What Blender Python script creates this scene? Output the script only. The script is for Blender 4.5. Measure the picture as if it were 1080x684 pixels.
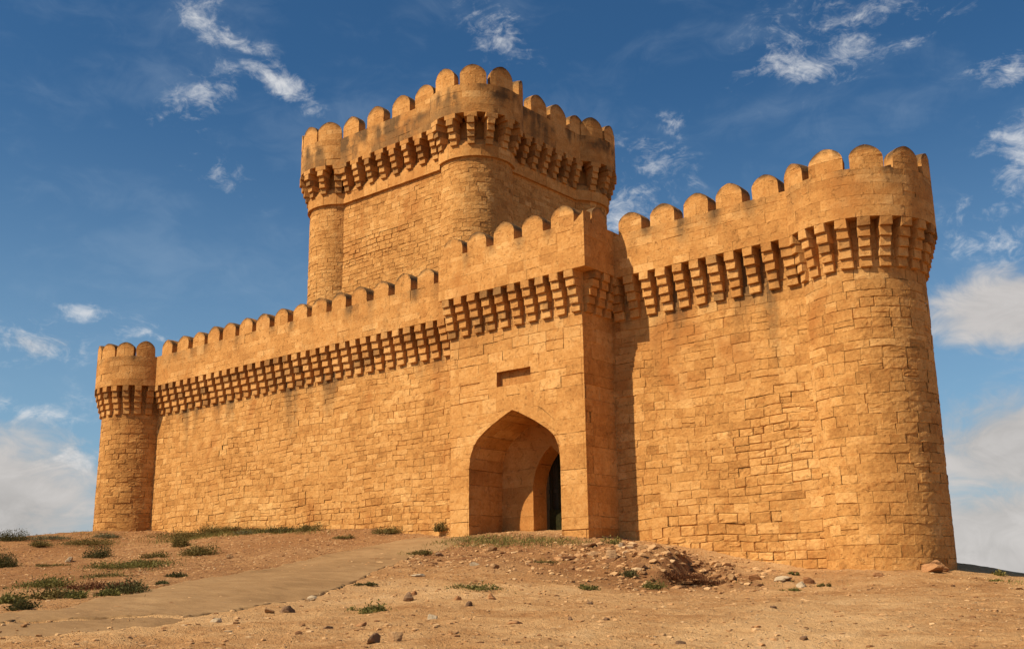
import bpy, bmesh, math, random
import numpy as np
from mathutils import Vector, Matrix
random.seed(11); rng=np.random.default_rng(7)
PI=math.pi; rad=math.radians
scene=bpy.context.scene; COL=scene.collection
for o in list(bpy.data.objects): bpy.data.objects.remove(o)

# ------------------------------------------------------------------ materials
class NT:
    """tiny node-tree writer"""
    def __init__(s,nt): s.nt=nt; nt.nodes.clear()
    def n(s,t,**kw):
        nd=s.nt.nodes.new(t)
        for k,v in kw.items(): setattr(nd,k,v)
        return nd
    def set(s,sock,v):
        if hasattr(v,'is_linked') or isinstance(v,bpy.types.NodeSocket): s.nt.links.new(v,sock)
        else: sock.default_value=v
    def m(s,op,a,b=0.0,c=0.0,clamp=False):
        nd=s.n('ShaderNodeMath',operation=op,use_clamp=clamp)
        for i,v in enumerate((a,b,c)): s.set(nd.inputs[i],v)
        return nd.outputs[0]
    def noise(s,vec,scale,detail=4,rough=.55,dist=0.0):
        nd=s.n('ShaderNodeTexNoise'); s.set(nd.inputs['Vector'],vec)
        nd.inputs['Scale'].default_value=scale; nd.inputs['Detail'].default_value=detail
        nd.inputs['Roughness'].default_value=rough; nd.inputs['Distortion'].default_value=dist
        return nd.outputs['Fac']
    def vor(s,vec,scale,feature='F1'):
        nd=s.n('ShaderNodeTexVoronoi',feature=feature); s.set(nd.inputs['Vector'],vec); nd.inputs['Scale'].default_value=scale
        return nd.outputs['Distance'],nd.outputs['Color']
    def ramp(s,fac,stops):
        nd=s.n('ShaderNodeValToRGB'); s.set(nd.inputs[0],fac); e=nd.color_ramp.elements
        while len(e)<len(stops): e.new(.5)
        for el,(p,c) in zip(e,stops): el.position=p; el.color=(c[0],c[1],c[2],1)
        return nd.outputs[0]
    def mix(s,fac,a,b,mode='MIX'):
        nd=s.n('ShaderNodeMix',data_type='RGBA',blend_type=mode); s.set(nd.inputs[0],fac)
        for i,v in ((6,a),(7,b)):
            s.set(nd.inputs[i],(*v,1) if isinstance(v,tuple) and len(v)==3 else v)
        return nd.outputs[2]
    def mapr(s,v,a,b,c=0.0,d=1.0):
        nd=s.n('ShaderNodeMapRange',interpolation_type='SMOOTHSTEP'); s.set(nd.inputs[0],v)
        for i,x in zip((1,2,3,4),(a,b,c,d)): nd.inputs[i].default_value=x
        return nd.outputs[0]
    def attr(s,name):
        return s.n('ShaderNodeAttribute',attribute_name=name).outputs['Fac']
    def scalev(s,vec,x,y,z):
        nd=s.n('ShaderNodeVectorMath',operation='MULTIPLY'); s.set(nd.inputs[0],vec); nd.inputs[1].default_value=(x,y,z); return nd.outputs[0]
    def bump(s,h,strength,dist,normal=None):
        nd=s.n('ShaderNodeBump'); s.set(nd.inputs['Height'],h); nd.inputs['Strength'].default_value=strength; nd.inputs['Distance'].default_value=dist
        if normal is not None: s.set(nd.inputs['Normal'],normal)
        return nd.outputs[0]
    def finish(s,col,rough=.9,normal=None,spec=.15,transl=None):
        b=s.n('ShaderNodeBsdfPrincipled'); o=s.n('ShaderNodeOutputMaterial')
        s.set(b.inputs['Base Color'],col); s.set(b.inputs['Roughness'],rough); b.inputs['Specular IOR Level'].default_value=spec
        if normal is not None: s.set(b.inputs['Normal'],normal)
        s.nt.links.new(b.outputs[0],o.inputs[0]); return b
def new_mat(name):
    m=bpy.data.materials.new(name); m.use_nodes=True; return m,NT(m.node_tree)

def stone_mat(name,c_lo,c_mid,c_hi,red,smooth=1.0,stain_amt=1.0):
    m,t=new_mat(name); pos=t.n('ShaderNodeNewGeometry').outputs['Position']
    tone=t.attr('tone'); stain=t.attr('stain')
    big=t.noise(pos,.55,3,.6); med=t.noise(pos,3.1,4,.62,.4); fine=t.noise(pos,17,5,.72); grit=t.noise(pos,70,2,.7)
    f=t.m('ADD',t.m('MULTIPLY',tone,.25),t.m('ADD',t.m('MULTIPLY',big,.50),t.m('MULTIPLY',med,.46)))
    f=t.m('ADD',f,t.m('MULTIPLY',t.m('SUBTRACT',fine,.5),.62))
    col=t.ramp(f,[(.34,c_lo),(.60,c_mid),(.86,c_hi)])
    # redder, weathered patches
    rp=t.mapr(t.noise(t.scalev(pos,1,1,.75),.42,3,.65,.8),.53,.70)
    spk=t.mapr(t.noise(pos,5.5,3,.7,1.0),.50,.68)
    rp=t.m('MAXIMUM',rp,t.m('MULTIPLY',spk,.75))
    col=t.mix(t.m('MULTIPLY',rp,.66),col,(*red,1))
    pitm=t.mapr(t.noise(pos,8,4,.75,.6),.57,.70)
    col=t.mix(t.m('MULTIPLY',pitm,.35),col,(*[x*.55 for x in red],1))
    # run-off streaks (real dirt, long in z) and lichen where the mesh says so
    st=t.noise(t.scalev(pos,2.6,2.6,.22),1.0,3,.6,.3)
    lich=t.m('MULTIPLY',stain,t.mapr(t.m('ADD',t.m('MULTIPLY',med,.5),t.m('MULTIPLY',st,.6)),.36,.60),clamp=True)
    lich=t.m('MULTIPLY',lich,.92*stain_amt)
    col=t.mix(lich,col,(.105,.062,.030,1))
    streak=t.m('MULTIPLY',t.mapr(st,.60,.74),.26)
    col=t.mix(streak,col,(.22,.125,.05,1))
    h=t.m('ADD',t.m('MULTIPLY',fine,.9*smooth),t.m('ADD',t.m('MULTIPLY',grit,.35),t.m('MULTIPLY',med,.9*smooth)))
    h=t.m('SUBTRACT',h,t.m('MULTIPLY',pitm,.55))
    nrm=t.bump(h,.95,.022)
    t.finish(col,.93,nrm,.1); return m
M={}
M['stone']=stone_mat('sandstone',(.31,.137,.038),(.525,.260,.079),(.68,.388,.143),(.37,.142,.036))
M['ashlar']=stone_mat('sandstone_ashlar',(.35,.153,.042),(.54,.264,.080),(.68,.384,.143),(.39,.155,.039),.7)
M['panel']=stone_mat('reddish_sandstone',(.26,.10,.026),(.40,.175,.048),(.52,.26,.085),(.33,.12,.03),.7)
M['core']=stone_mat('rubble_core',(.25,.13,.05),(.33,.18,.07),(.40,.24,.10),(.26,.12,.04))
def make_soil():
    m,t=new_mat('dry_soil'); pos=t.n('ShaderNodeNewGeometry').outputs['Position']
    big=t.noise(pos,.22,3,.6,.3); med=t.noise(pos,1.7,5,.68,.5); fine=t.noise(pos,13,5,.75); grit=t.noise(pos,60,2,.7)
    peb,pc=t.vor(pos,16); peb2,pc2=t.vor(pos,41)
    f=t.m('ADD',t.m('MULTIPLY',big,.4),t.m('ADD',t.m('MULTIPLY',med,.35),t.m('MULTIPLY',fine,.25)))
    col=t.ramp(f,[(.34,(.24,.100,.034)),(.45,(.43,.222,.088)),(.55,(.57,.335,.150)),(.70,(.68,.445,.235))])
    rub=t.attr('rubble')
    col=t.mix(t.m('MULTIPLY',rub,t.mapr(t.m('ADD',t.m('MULTIPLY',med,.6),t.m('MULTIPLY',fine,.4)),.30,.60)),col,(.235,.104,.041,1))
    # scattered pebbles coloured on their own
    sep=t.n('ShaderNodeSeparateColor'); t.set(sep.inputs[0],pc)
    pk=t.m('MULTIPLY',t.mapr(peb,.30,.16),t.mapr(sep.outputs[0],.72,.76))
    col=t.mix(t.m('MULTIPLY',pk,.75),col,t.ramp(sep.outputs[1],[(0,(.20,.11,.06)),(.5,(.42,.25,.13)),(1,(.62,.47,.32))]))
    h=t.m('ADD',t.m('MULTIPLY',fine,.8),t.m('ADD',t.m('MULTIPLY',grit,.25),t.m('MULTIPLY',pk,.9)))
    h=t.m('ADD',h,t.m('MULTIPLY',t.mapr(peb2,.4,.1),.22))
    h=t.m('ADD',h,t.m('MULTIPLY',med,.9))
    t.finish(col,.96,t.bump(h,.95,.06),.08); return m
def make_path():
    m,t=new_mat('trodden_track'); pos=t.n('ShaderNodeNewGeometry').outputs['Position']
    big=t.noise(pos,.5,5,.6); med=t.noise(t.scalev(pos,.6,2.2,1),2.0,5,.6); fine=t.noise(pos,26,5,.7)
    f=t.m('ADD',t.m('MULTIPLY',big,.45),t.m('ADD',t.m('MULTIPLY',med,.35),t.m('MULTIPLY',fine,.2)))
    col=t.ramp(f,[(.32,(.20,.112,.048)),(.5,(.285,.168,.076)),(.68,(.37,.230,.110))])
    cr=t.m('MULTIPLY',t.mapr(t.noise(t.scalev(pos,.5,1.3,1),1.1,6,.7,1.2),.60,.66),.5)
    col=t.mix(cr,col,(.17,.095,.048,1))
    h=t.m('ADD',t.m('MULTIPLY',fine,.4),t.m('MULTIPLY',med,.8))
    t.finish(col,.95,t.bump(h,.8,.035),.1); return m
M['soil']=make_soil(); M['path']=make_path()
def make_rock(name,lo,hi):
    m,t=new_mat(name); pos=t.n('ShaderNodeNewGeometry').outputs['Position']; rnd=t.n('ShaderNodeObjectInfo').outputs['Random']
    a=t.noise(pos,9,5,.65); b=t.noise(pos,45,4,.7)
    f=t.m('ADD',t.m('MULTIPLY',a,.6),t.m('ADD',t.m('MULTIPLY',b,.3),t.m('MULTIPLY',t.m('SUBTRACT',rnd,.5),.2)))
    col=t.ramp(f,[(.3,lo),(.65,hi)])
    t.finish(col,.92,t.bump(t.m('ADD',a,t.m('MULTIPLY',b,.5)),.7,.02),.12); return m
M['rock_tan']=make_rock('tan_rock',(.26,.14,.06),(.50,.31,.16))
M['rock_pale']=make_rock('pale_rock',(.30,.215,.13),(.54,.42,.28))
M['rock_dark']=make_rock('dark_rock',(.11,.062,.036),(.28,.165,.09))
M['rock_red']=make_rock('reddish_rock',(.26,.115,.045),(.45,.235,.105))
def make_leaf(name,a,b,c):
    m,t=new_mat(name); pos=t.n('ShaderNodeNewGeometry').outputs['Position']; tone=t.attr('tone')
    f=t.m('ADD',t.m('MULTIPLY',tone,.6),t.m('MULTIPLY',t.noise(pos,6,3),.4))
    col=t.ramp(f,[(.2,a),(.5,b),(.85,c)])
    bs=t.finish(col,.8,None,.2)
    tr=t.n('ShaderNodeBsdfTranslucent'); t.set(tr.inputs[0],col); mx=t.n('ShaderNodeMixShader'); mx.inputs[0].default_value=.25
    out=[n for n in t.nt.nodes if n.type=='OUTPUT_MATERIAL'][0]
    t.nt.links.new(bs.outputs[0],mx.inputs[1]); t.nt.links.new(tr.outputs[0],mx.inputs[2]); t.nt.links.new(mx.outputs[0],out.inputs[0])
    return m
M['leaf_olive']=make_leaf('olive_leaf',(.075,.056,.017),(.16,.122,.036),(.27,.205,.068))
M['leaf_dark']=make_leaf('dark_leaf',(.035,.033,.011),(.085,.078,.025),(.16,.14,.05))
M['leaf_grey']=make_leaf('grey_leaf',(.07,.065,.032),(.15,.14,.07),(.25,.22,.12))
M['leaf_green']=make_leaf('green_leaf',(.065,.060,.016),(.145,.132,.034),(.24,.21,.06))
M['leaf_dry']=make_leaf('dry_leaf',(.045,.017,.008),(.12,.045,.017),(.25,.11,.042))
M['grass']=make_leaf('grass_blade',(.10,.085,.022),(.20,.175,.045),(.34,.27,.09))
def make_wood():
    m,t=new_mat('dark_door_wood'); pos=t.n('ShaderNodeNewGeometry').outputs['Position']
    g=t.noise(t.scalev(pos,14,14,.8),1.0,5,.6)
    col=t.ramp(g,[(.3,(.018,.016,.012)),(.7,(.055,.045,.03))])
    t.finish(col,.9,t.bump(g,.5,.01),.05); return m
M['wood']=make_wood()
def make_iron():
    m,t=new_mat('green_painted_iron'); pos=t.n('ShaderNodeNewGeometry').outputs['Position']
    g=t.noise(pos,18,4,.6)
    t.finish(t.ramp(g,[(.3,(.014,.013,.006)),(.7,(.034,.032,.012))]),.92,t.bump(g,.3,.005),.05); return m
M['iron']=make_iron()

# ------------------------------------------------------------------ mesh building
class MB:
    def __init__(s): s.v=[];s.f=[];s.tone=[];s.stain=[];s.n=0
    def add(s,verts,faces,tone=.5,stain=0.0):
        verts=np.asarray(verts,float).reshape(-1,3); k=len(verts)
        s.v.append(verts); s.f.extend([tuple(int(i)+s.n for i in f) for f in faces]); s.n+=k
        s.tone.append(np.broadcast_to(np.asarray(tone,float),(k,)).copy()); s.stain.append(np.broadcast_to(np.asarray(stain,float),(k,)).copy())
    def grid(s,P3,tone=.5,stain=0.0,flip=False):
        a,b=P3.shape[:2]; F=[]
        for i in range(a-1):
            for j in range(b-1):
                q=(i*b+j,i*b+j+1,(i+1)*b+j+1,(i+1)*b+j); F.append(q[::-1] if flip else q)
        st=stain.reshape(-1) if isinstance(stain,np.ndarray) else stain
        tn=tone.reshape(-1) if isinstance(tone,np.ndarray) else tone
        s.add(P3.reshape(-1,3),F,tn,st)
    def mesh(s,name,mat,origin=(0,0,0),smooth=False):
        me=bpy.data.meshes.new(name); V=np.concatenate(s.v)-np.asarray(origin,float)
        me.from_pydata(V.tolist(),[],s.f); me.update()
        for nm,arr in (('tone',s.tone),('stain',s.stain)):
            a=me.attributes.new(nm,'FLOAT','POINT'); a.data.foreach_set('value',np.concatenate(arr))
        me.materials.append(mat)
        if smooth: me.polygons.foreach_set('use_smooth',[True]*len(me.polygons))
        return me
def link(name,me,parent=None,loc=(0,0,0),rotz=0.0):
    o=bpy.data.objects.new(name,me); COL.objects.link(o); o.location=loc; o.rotation_euler=(0,0,rotz)
    if parent is not None: o.parent=parent
    return o
def thing(name,label,cat,loc,group=None):
    o=bpy.data.objects.new(name,None); COL.objects.link(o); o.location=loc; o.empty_display_size=.3
    o['label']=label; o['category']=cat
    if group: o['group']=group
    return o
def tag(o,label,cat,group=None):
    o['label']=label; o['category']=cat
    if group: o['group']=group
    return o
def part(name,mb,mat,root,smooth=False):
    return link(name,mb.mesh(name,mat,root.location,smooth),root)

# frames: (u along, v = world z, d outward) -> world, vectorised
def straight(ox,oy,ang):
    """ang = direction of the outward normal in degrees; u runs to the right seen from outside"""
    a=rad(ang); N=(math.cos(a),math.sin(a)); T=(-N[1],N[0])
    def P(u,v,d): return np.stack([ox+T[0]*u+N[0]*d, oy+T[1]*u+N[1]*d, v+0*u],-1)
    return P
def circle(cx,cy,r):
    def P(u,v,d):
        a=u/r; return np.stack([cx+(r+d)*np.cos(a), cy+(r+d)*np.sin(a), v+0*u],-1)
    return P
def n2(u,v,k=0):
    return (np.sin(u*9.7+v*4.3+k)+np.sin(u*17.9-v*13.1+2.1*k)*.7+np.sin(u*5.1+v*23.7-1.3*k)*.6)/2.3
def split(L0,L1,lo,hi):
    xs=[L0]
    while xs[-1]<L1-1e-6:
        w=random.uniform(lo,hi)
        if L1-(xs[-1]+w)<lo*.75: w=L1-xs[-1]
        xs.append(min(L1,xs[-1]+w))
    if len(xs)>2 and xs[-1]-xs[-2]<lo*.4: xs.pop(-2)
    xs[-1]=L1; return xs
def masonry(mb,P,u0,u1,v0,v1,ch=(.2,.3),bw=(.3,.65),open_=.5,joint=(.007,.016),depth=(.008,.035),off=.010,rough=.004,wavy=.018,nu=3,nv=3,
            backing=.07,stain=None,crack=.08,tilt=.010,tonebias=0.0,worn=.12,edge=True,seg=None,erode=None,regular=False):
    off*=.42; tilt*=.20; rough*=.45; joint=(joint[0]*.72,joint[1]*.72); depth=(depth[0]*.8,depth[1]*.80); open_*=.95
    ph=random.uniform(0,50)
    span=max(v1-v0,1e-6)
    def W(u,v):
        k=np.clip(np.minimum(v-v0,v1-v)/.35,0,1)
        return v+k*wavy*(np.sin(1.7*u+.9*v+ph)+.6*np.sin(.67*u-1.4*v+ph*1.7)+.35*np.sin(4.3*u+2.2*v+ph*.3))
    vs=split(v0,v1,*ch)
    for ci in range(len(vs)-1):
        va,vb=vs[ci],vs[ci+1]
        us=list(np.linspace(u0,u1,max(1,int(round((u1-u0)/bw[0])))+1)) if regular else split(u0,u1,*bw)
        if len(us)>2 and not regular:
            k=random.uniform(.35,1.0)*(us[1]-us[0]); us[1]=us[0]+max(k,.12)
        cells=[]
        for i in range(len(us)-1):
            if vb-va>.2 and random.random()<crack:   # a stone split into two thin ones
                vm=va+(vb-va)*random.uniform(.4,.6); cells+= [(us[i],us[i+1],va,vm),(us[i],us[i+1],vm,vb)]
            else: cells.append((us[i],us[i+1],va,vb))
        for (ua,ub,a,b) in cells:
            er=erode((ua+ub)/2,(a+b)/2) if erode else 0.0
            loc=float(vnoise(np.array([ua*.62+ph]),np.array([a*.8]),12)[0])*.6+float(vnoise(np.array([ua*1.9]),np.array([a*2.3+ph]),13)[0])*.4
            op=min(1,(open_+er*.5)*(.30+1.45*loc))
            j=[random.uniform(*joint)*(1+1.3*er) if random.random()<op else random.uniform(.002,.004) for _ in range(4)]  # l r b t
            dd=[random.uniform(*depth)*(1+er) if random.random()<op else random.uniform(0,.004) for _ in range(4)]
            bo=random.uniform(-off,off)-er*random.uniform(0,.022)
            if random.random()<worn: bo-=random.uniform(.006,.016)
            if edge:
                if ua<=u0+1e-6: dd[0]=0;j[0]=.003
                if ub>=u1-1e-6: dd[1]=0;j[1]=.003
            if a<=v0+1e-6: dd[2]=0;j[2]=.003
            if b>=v1-1e-6: dd[3]=0;j[3]=.003
            j=[min(j[0],(ub-ua)*.2),min(j[1],(ub-ua)*.2),min(j[2],(b-a)*.2),min(j[3],(b-a)*.2)]
            k=nu if seg is None else max(nu,int((ub-ua)/seg)+1)
            uu=np.r_[ua,np.linspace(ua+j[0],ub-j[1],k+1),ub]; vv=np.r_[a,np.linspace(a+j[2],b-j[3],nv+1),b]
            U,V=np.meshgrid(uu,vv); D=np.full(U.shape,bo)
            tu,tv=random.uniform(-tilt,tilt),random.uniform(-tilt,tilt)
            D+=tu*((U-ua)/(ub-ua)-.5)*2+tv*((V-a)/(b-a)-.5)*2
            D+=rng.normal(0,rough*(1+1.1*er),U.shape)
            if (ub-ua)<30:
                su=min(.030,(ub-ua)*.08)*(.5+er*.6); sv=min(.024,(b-a)*.10)*(.5+er*.6)
                s_=(U-ua)/(ub-ua); t_=(V-a)/(b-a); c4=[random.random()**2.2*op for _ in range(8)]
                inner=np.zeros(U.shape); inner[1:-1,1:-1]=1
                if edge:
                    if ua<=u0+1e-6: c4[0]=c4[2]=0
                    if ub>=u1-1e-6: c4[1]=c4[3]=0
                U=U+inner*su*((1-s_)*((1-t_)*c4[0]+t_*c4[2])-s_*((1-t_)*c4[1]+t_*c4[3]))
                V=V+inner*sv*((1-t_)*((1-s_)*c4[4]+s_*c4[5])-t_*((1-s_)*c4[6]+s_*c4[7]))
                wob=inner.copy(); wob[:,1]*=(0 if edge and ua<=u0+1e-6 else 1); wob[:,-2]*=(0 if edge and ub>=u1-1e-6 else 1)
                U=U+wob*rng.normal(0,.005*min(1,(ub-ua)),U.shape); V=V+wob*rng.normal(0,.0045,U.shape)
            # worn corners
            for (r_,c_) in ((1,1),(1,-2),(-2,1),(-2,-2)):
                if random.random()<.35*op: D[r_,c_]-=random.uniform(0,.012)
            D=np.maximum(D,-.05)
            D[:,0]=-dd[0];D[:,-1]=-dd[1];D[0,:]=np.minimum(-dd[2],D[0,:]*0-dd[2]);D[-1,:]=-dd[3]
            if j[0]<.005 and dd[0]>0: D[1:-1,0]=D[1:-1,1]
            if j[1]<.005 and dd[1]>0: D[1:-1,-1]=D[1:-1,-2]
            Vw=W(U,V)
            tn=np.clip(random.gauss(.5,.22)+tonebias+(random.choice((-.45,.5,.6)) if random.random()<.07 else 0),-.2,1.3)
            st=0.0 if stain is None else stain(U,Vw)
            mb.grid(P(U,Vw,D),tn,st if isinstance(st,np.ndarray) else float(st))
    if backing:
        uu=np.linspace(u0,u1,max(2,int((u1-u0)/.25)+2)); vv=np.linspace(v0,v1,12 if nv>=3 else 2); U,V=np.meshgrid(uu,vv)
        mb.grid(P(U,V,np.full(U.shape,-backing)),.2,0.0)
def surf(mb,P,us,vs,ds_fn,tone=.5,stain=0.0,flip=False):
    U,V=np.meshgrid(us,vs); mb.grid(P(U,V,ds_fn(U,V)),tone,stain,flip)
def slab(mb,P,u0,u1,z,d0,d1,up=True,step=.25,tone=.4,stain=0.0):
    """horizontal strip between depths d0 (outer) and d1 (inner) at height z"""
    us=np.linspace(u0,u1,max(2,int(abs(u1-u0)/step)+2)); ds=np.linspace(d0,d1,3)
    U,Dp=np.meshgrid(us,ds); Z=np.full(U.shape,z)+rng.normal(0,.004,U.shape)
    mb.grid(P(U,Z,Dp),tone,stain,not up)
def box(mb,x0,x1,y0,y1,z0,z1,tone=.4,stain=0.0):
    v=[(x,y,z) for x in (x0,x1) for y in (y0,y1) for z in (z0,z1)]
    mb.add(v,[(0,1,3,2),(4,6,7,5),(0,4,5,1),(2,3,7,6),(0,2,6,4),(1,5,7,3)],tone,stain)

# ---- terrain functions
def vnoise(x,y,seed=0):
    x=np.asarray(x,float);y=np.asarray(y,float)
    xi=np.floor(x).astype(np.int64);yi=np.floor(y).astype(np.int64);fx=x-xi;fy=y-yi
    fx=fx*fx*(3-2*fx);fy=fy*fy*(3-2*fy)
    def h(a,b):
        n=(a*374761393+b*668265263+seed*974634777)&0xFFFFFFFF
        n=((n^(n>>13))*1274126177)&0xFFFFFFFF
        n=n^(n>>16)
        return (n&0xFFFF)/65535.0
    return (h(xi,yi)*(1-fx)+h(xi+1,yi)*fx)*(1-fy)+(h(xi,yi+1)*(1-fx)+h(xi+1,yi+1)*fx)*fy
def fbm(x,y,oct=4,seed=0):
    a=.5;s=0;t=0
    for i in range(oct):
        s=s+a*vnoise(x*2**i+17.3*i,y*2**i-9.1*i,seed+i);t+=a;a*=.55
    return s/t-.5
CP=np.array([(0,-22,-1.6),(4,-22,-1.75),(-4,-25,-1.95),(3,-17,-1.15),(-2.8,-11.9,-.49),(-4.8,-12.9,-.49),(-6.4,-14.35,-.46),(-8.4,-15.7,-.44),(-9.9,-17.3,-.42),
(-4,-7.5,-.21),(-5.7,-8.7,-.19),(-7.55,-9.6,-.17),(-9.3,-10.9,-.14),(-10.95,-11.75,-.10),(-13.3,-13.1,-.09),(-12.65,-16,-.26),(-16,-18,-.35),
(-12.9,-6.7,.36),(-10.9,-7.65,.06),(-10.95,-4.7,.09),(-9.6,-2.8,.12),(-15.7,-7.3,.53),(-21.6,-7.6,.68),(-24.4,-10.5,.51),(-28,-15,.2),(-21.2,-2.2,1.32),(-31.65,-1.4,1.9),(-34.4,-5.9,1.5),(-36,-11,.9),
(-42.6,-2.2,2.36),(-40.8,-.8,2.36),(-46,-8,1.9),(-50,0,2.3),(-55,3,1.8),(-6.7,2.1,.19),(-7.1,1.44,.32),(-7.7,2.4,.50),(-7.2,2.6,.40),(-6.5,3.2,.20),(-5.3,-2.7,-.03),(-3.2,-2,-.25),(-4.5,5.5,-.12),(-2,10,-.9),(0,0,-.6),(4,-6,-1),
(-35.4,0,2.44),(-31,0,2.28),(-26.5,0,2.1),(-23.5,0,1.9),(-20.4,-.3,1.58),(-19.5,-1.4,1.47),(-17.3,-1.4,1.42),(-15.1,-1.4,1.28),(-13.9,0,1.13),(-12.6,0,.9),(-11.4,0,.66),(-10.1,0,.45),(-8.9,-.6,.38),(-7.5,0,.36),(-37,-1.4,2.46),(-38.6,0,2.48),
(-16.5,-2.6,1.1),(-18.5,-3.5,1.05),(-13,-2.2,.78),(-14.5,-4,.72),(-20,8,1.5),(-30,12,2.1),(-40,8,2.3),(-12,8,.7),
(-65,10,-.5),(-70,-12,-2.5),(-50,-32,-3),(-20,-38,-4),(5,-34,-3.2),(14,-22,-3),(16,-5,-3.5),(12,12,-4),(0,30,-4),(-25,42,-3),(-55,35,-3)],float)
def _phi(r2): return .5*r2*np.log(r2+1e-9)
def _fit():
    n=len(CP);d=CP[:,None,:2]-CP[None,:,:2];A=_phi((d**2).sum(2))+np.eye(n)*.15
    Pm=np.c_[np.ones(n),CP[:,:2]];M=np.zeros((n+3,n+3));M[:n,:n]=A;M[:n,n:]=Pm;M[n:,:n]=Pm.T
    return np.linalg.solve(M,np.r_[CP[:,2],0,0,0])
WT=_fit()
def sstep(a,b,x):
    t=np.clip((x-a)/(b-a),0,1);return t*t*(3-2*t)
def base_z(x,y):
    x=np.asarray(x,float);y=np.asarray(y,float);sh=x.shape;x=x.ravel();y=y.ravel();z=np.zeros(len(x))
    for i,(cx,cy,_) in enumerate(CP): z+=WT[i]*_phi((x-cx)**2+(y-cy)**2)
    n=len(CP);z+=WT[n]+WT[n+1]*x+WT[n+2]*y
    r=np.hypot((x+20)/1.25,y+4);far=-22+3*fbm(x/60,y/60,3,5)
    k=sstep(34,75,r);z=np.clip(z,-8,3.2)*(1-k)+far*k
    return z.reshape(sh)
# ------------------------------------------------------------------ fortress levels (eye height of the photograph = 0)
ZC=7.72; ZB=6.68; ZN=8.82; ZT=9.37; OV=.35
def topstain(z0,z1,amt=1.0): return lambda U,V: np.clip((V-z0)/(z1-z0),0,1)*amt
def merlon(P,u,w,z0,z1,th,mat,root,spring=.52,chip=0.0,pointy=.12):
    """arched merlon standing on the parapet: masonry front, barrel-shaped top"""
    mb=MB(); zs=z0+(z1-z0)*spring+random.uniform(-.02,.02); lean=random.uniform(-.03,.03); z1=z1+random.uniform(-.045,.02); w=w*random.uniform(.95,1.05)
    asym=random.uniform(-.03,.03)
    def hw(v):
        t=np.clip((v-zs)/(z1-zs),0,1); return w/2*(np.clip(1-t**2.05,0,1)**.60*(1-pointy)+(1-t)*pointy)
    def Q(U,V,D):
        t=np.clip((V-z0)/(z1-z0),0,1)
        return P(u+lean*t+asym*np.sin(t*3)*.3+U*np.maximum(hw(V),.004),V,D)
    sr=random.uniform(.75,1.3); ed=random.uniform(.34,.58); stn=lambda U,V: np.clip((np.maximum(np.clip((V-zs)/(z1-zs),0,1),np.abs(U)*np.clip((V-zs)/(z1-zs)*2.2,0,1)**.6)-ed)/(.92-ed),0,1)*sr+.06
    masonry(mb,Q,-1,1,z0,zs,(.16,.3),(.8,1.4),open_=.35,off=.004,rough=.004,wavy=0,nu=3,nv=2,backing=0,stain=stn,worn=0,tilt=.004,joint=(.02,.04),depth=(.004,.016))
    masonry(mb,Q,-1,1,zs,z1,(.3,.5),(.9,2.2),open_=.35,off=.004,rough=.005,wavy=0,nu=4,nv=6,backing=0,stain=stn,worn=0,tilt=.004,joint=(.02,.04),depth=(.004,.016))
    tt=np.r_[np.linspace(z0,zs,4)[:-1],zs+(z1-zs)*np.sin(np.linspace(0,PI/2,9))]
    out=[(-1,z) for z in tt]+[(1,z) for z in tt[::-1][1:]]
    ds=np.linspace(0,-th,5)
    U=np.array([[o[0] for o in out]]*5,float); V=np.array([[o[1] for o in out]]*5); Dp=np.repeat(ds[:,None],len(out),1)
    J=rng.normal(0,.010,U.shape); J[0]*=.3; V2=V+np.where(V>z0+.01,J,0)
    V2=np.clip(V2,z0,z1); pts=Q(U,V2,Dp)
    sag=np.array([0,.012,.012,.006,-.008])[:,None]*np.clip((V-zs)/(z1-zs),0,1); pts[...,2]+=sag
    mb.grid(pts,np.full(U.shape,.5),np.clip((V-zs+.08)/(z1-zs)*2.0,0,1)*1.0+.1)
    # back face
    vv=tt; Ub,Vb=np.meshgrid(np.linspace(-1,1,4),vv); mb.grid(Q(Ub,Vb,np.full(Ub.shape,-th)),.4,.4,True)
    return part('merlon',mb,mat,root)
def parapet(P,u0,u1,mat,root,z0,z1,th=.30,soffit=.40,ends=(False,False),ch=(.17,.28),bw=(.34,.72),stainamt=.16,low=.08,gaps=()):
    mb=MB()
    gp=np.array(gaps if len(gaps) else [1e6]); gl=np.array([random.uniform(.25,.75) for _ in gp]); ga=np.array([random.uniform(.3,1.0) for _ in gp])
    def drip(U,V):
        k=np.abs(U[...,None]-gp)/.17; return np.max(ga*np.exp(-k**2)*np.clip(1-(z1-V[...,None])/gl,0,1),-1)
    masonry(mb,P,u0,u1,z0,z1,ch,bw,open_=.34,off=.006,rough=.003,tilt=.006,worn=.05,wavy=.008,nu=3,nv=2,seg=.10,stain=lambda U,V: np.clip((low+np.clip((V-(z1-.6))/.6,0,1)*stainamt)*(.15+1.7*sstep(.36,.72,.6*vnoise(U*1.3+z1,V*.8,61)+.4*vnoise(U*4.1,V*2.9,62)))+drip(U,V),0,1),depth=(.004,.018),joint=(.005,.011))
    slab(mb,P,u0,u1,z1,0.0,-th,True,stain=.6)
    slab(mb,P,u0,u1,z0,0.0,-soffit,False)
    us=np.linspace(u0,u1,max(2,int((u1-u0)/.2)+2)); surf(mb,P,us,np.linspace(z0,z1,3),lambda U,V:np.full(U.shape,-th),.4,.3,True)
    for e,u,fl in ((ends[0],u0,True),(ends[1],u1,False)):
        if e:
            Dp,V=np.meshgrid(np.linspace(0,-soffit,3),np.linspace(z0,z1,4)); mb.grid(P(np.full(V.shape,u),V,Dp),.4,.2,fl)
    return part('parapet',mb,mat,root)
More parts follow.
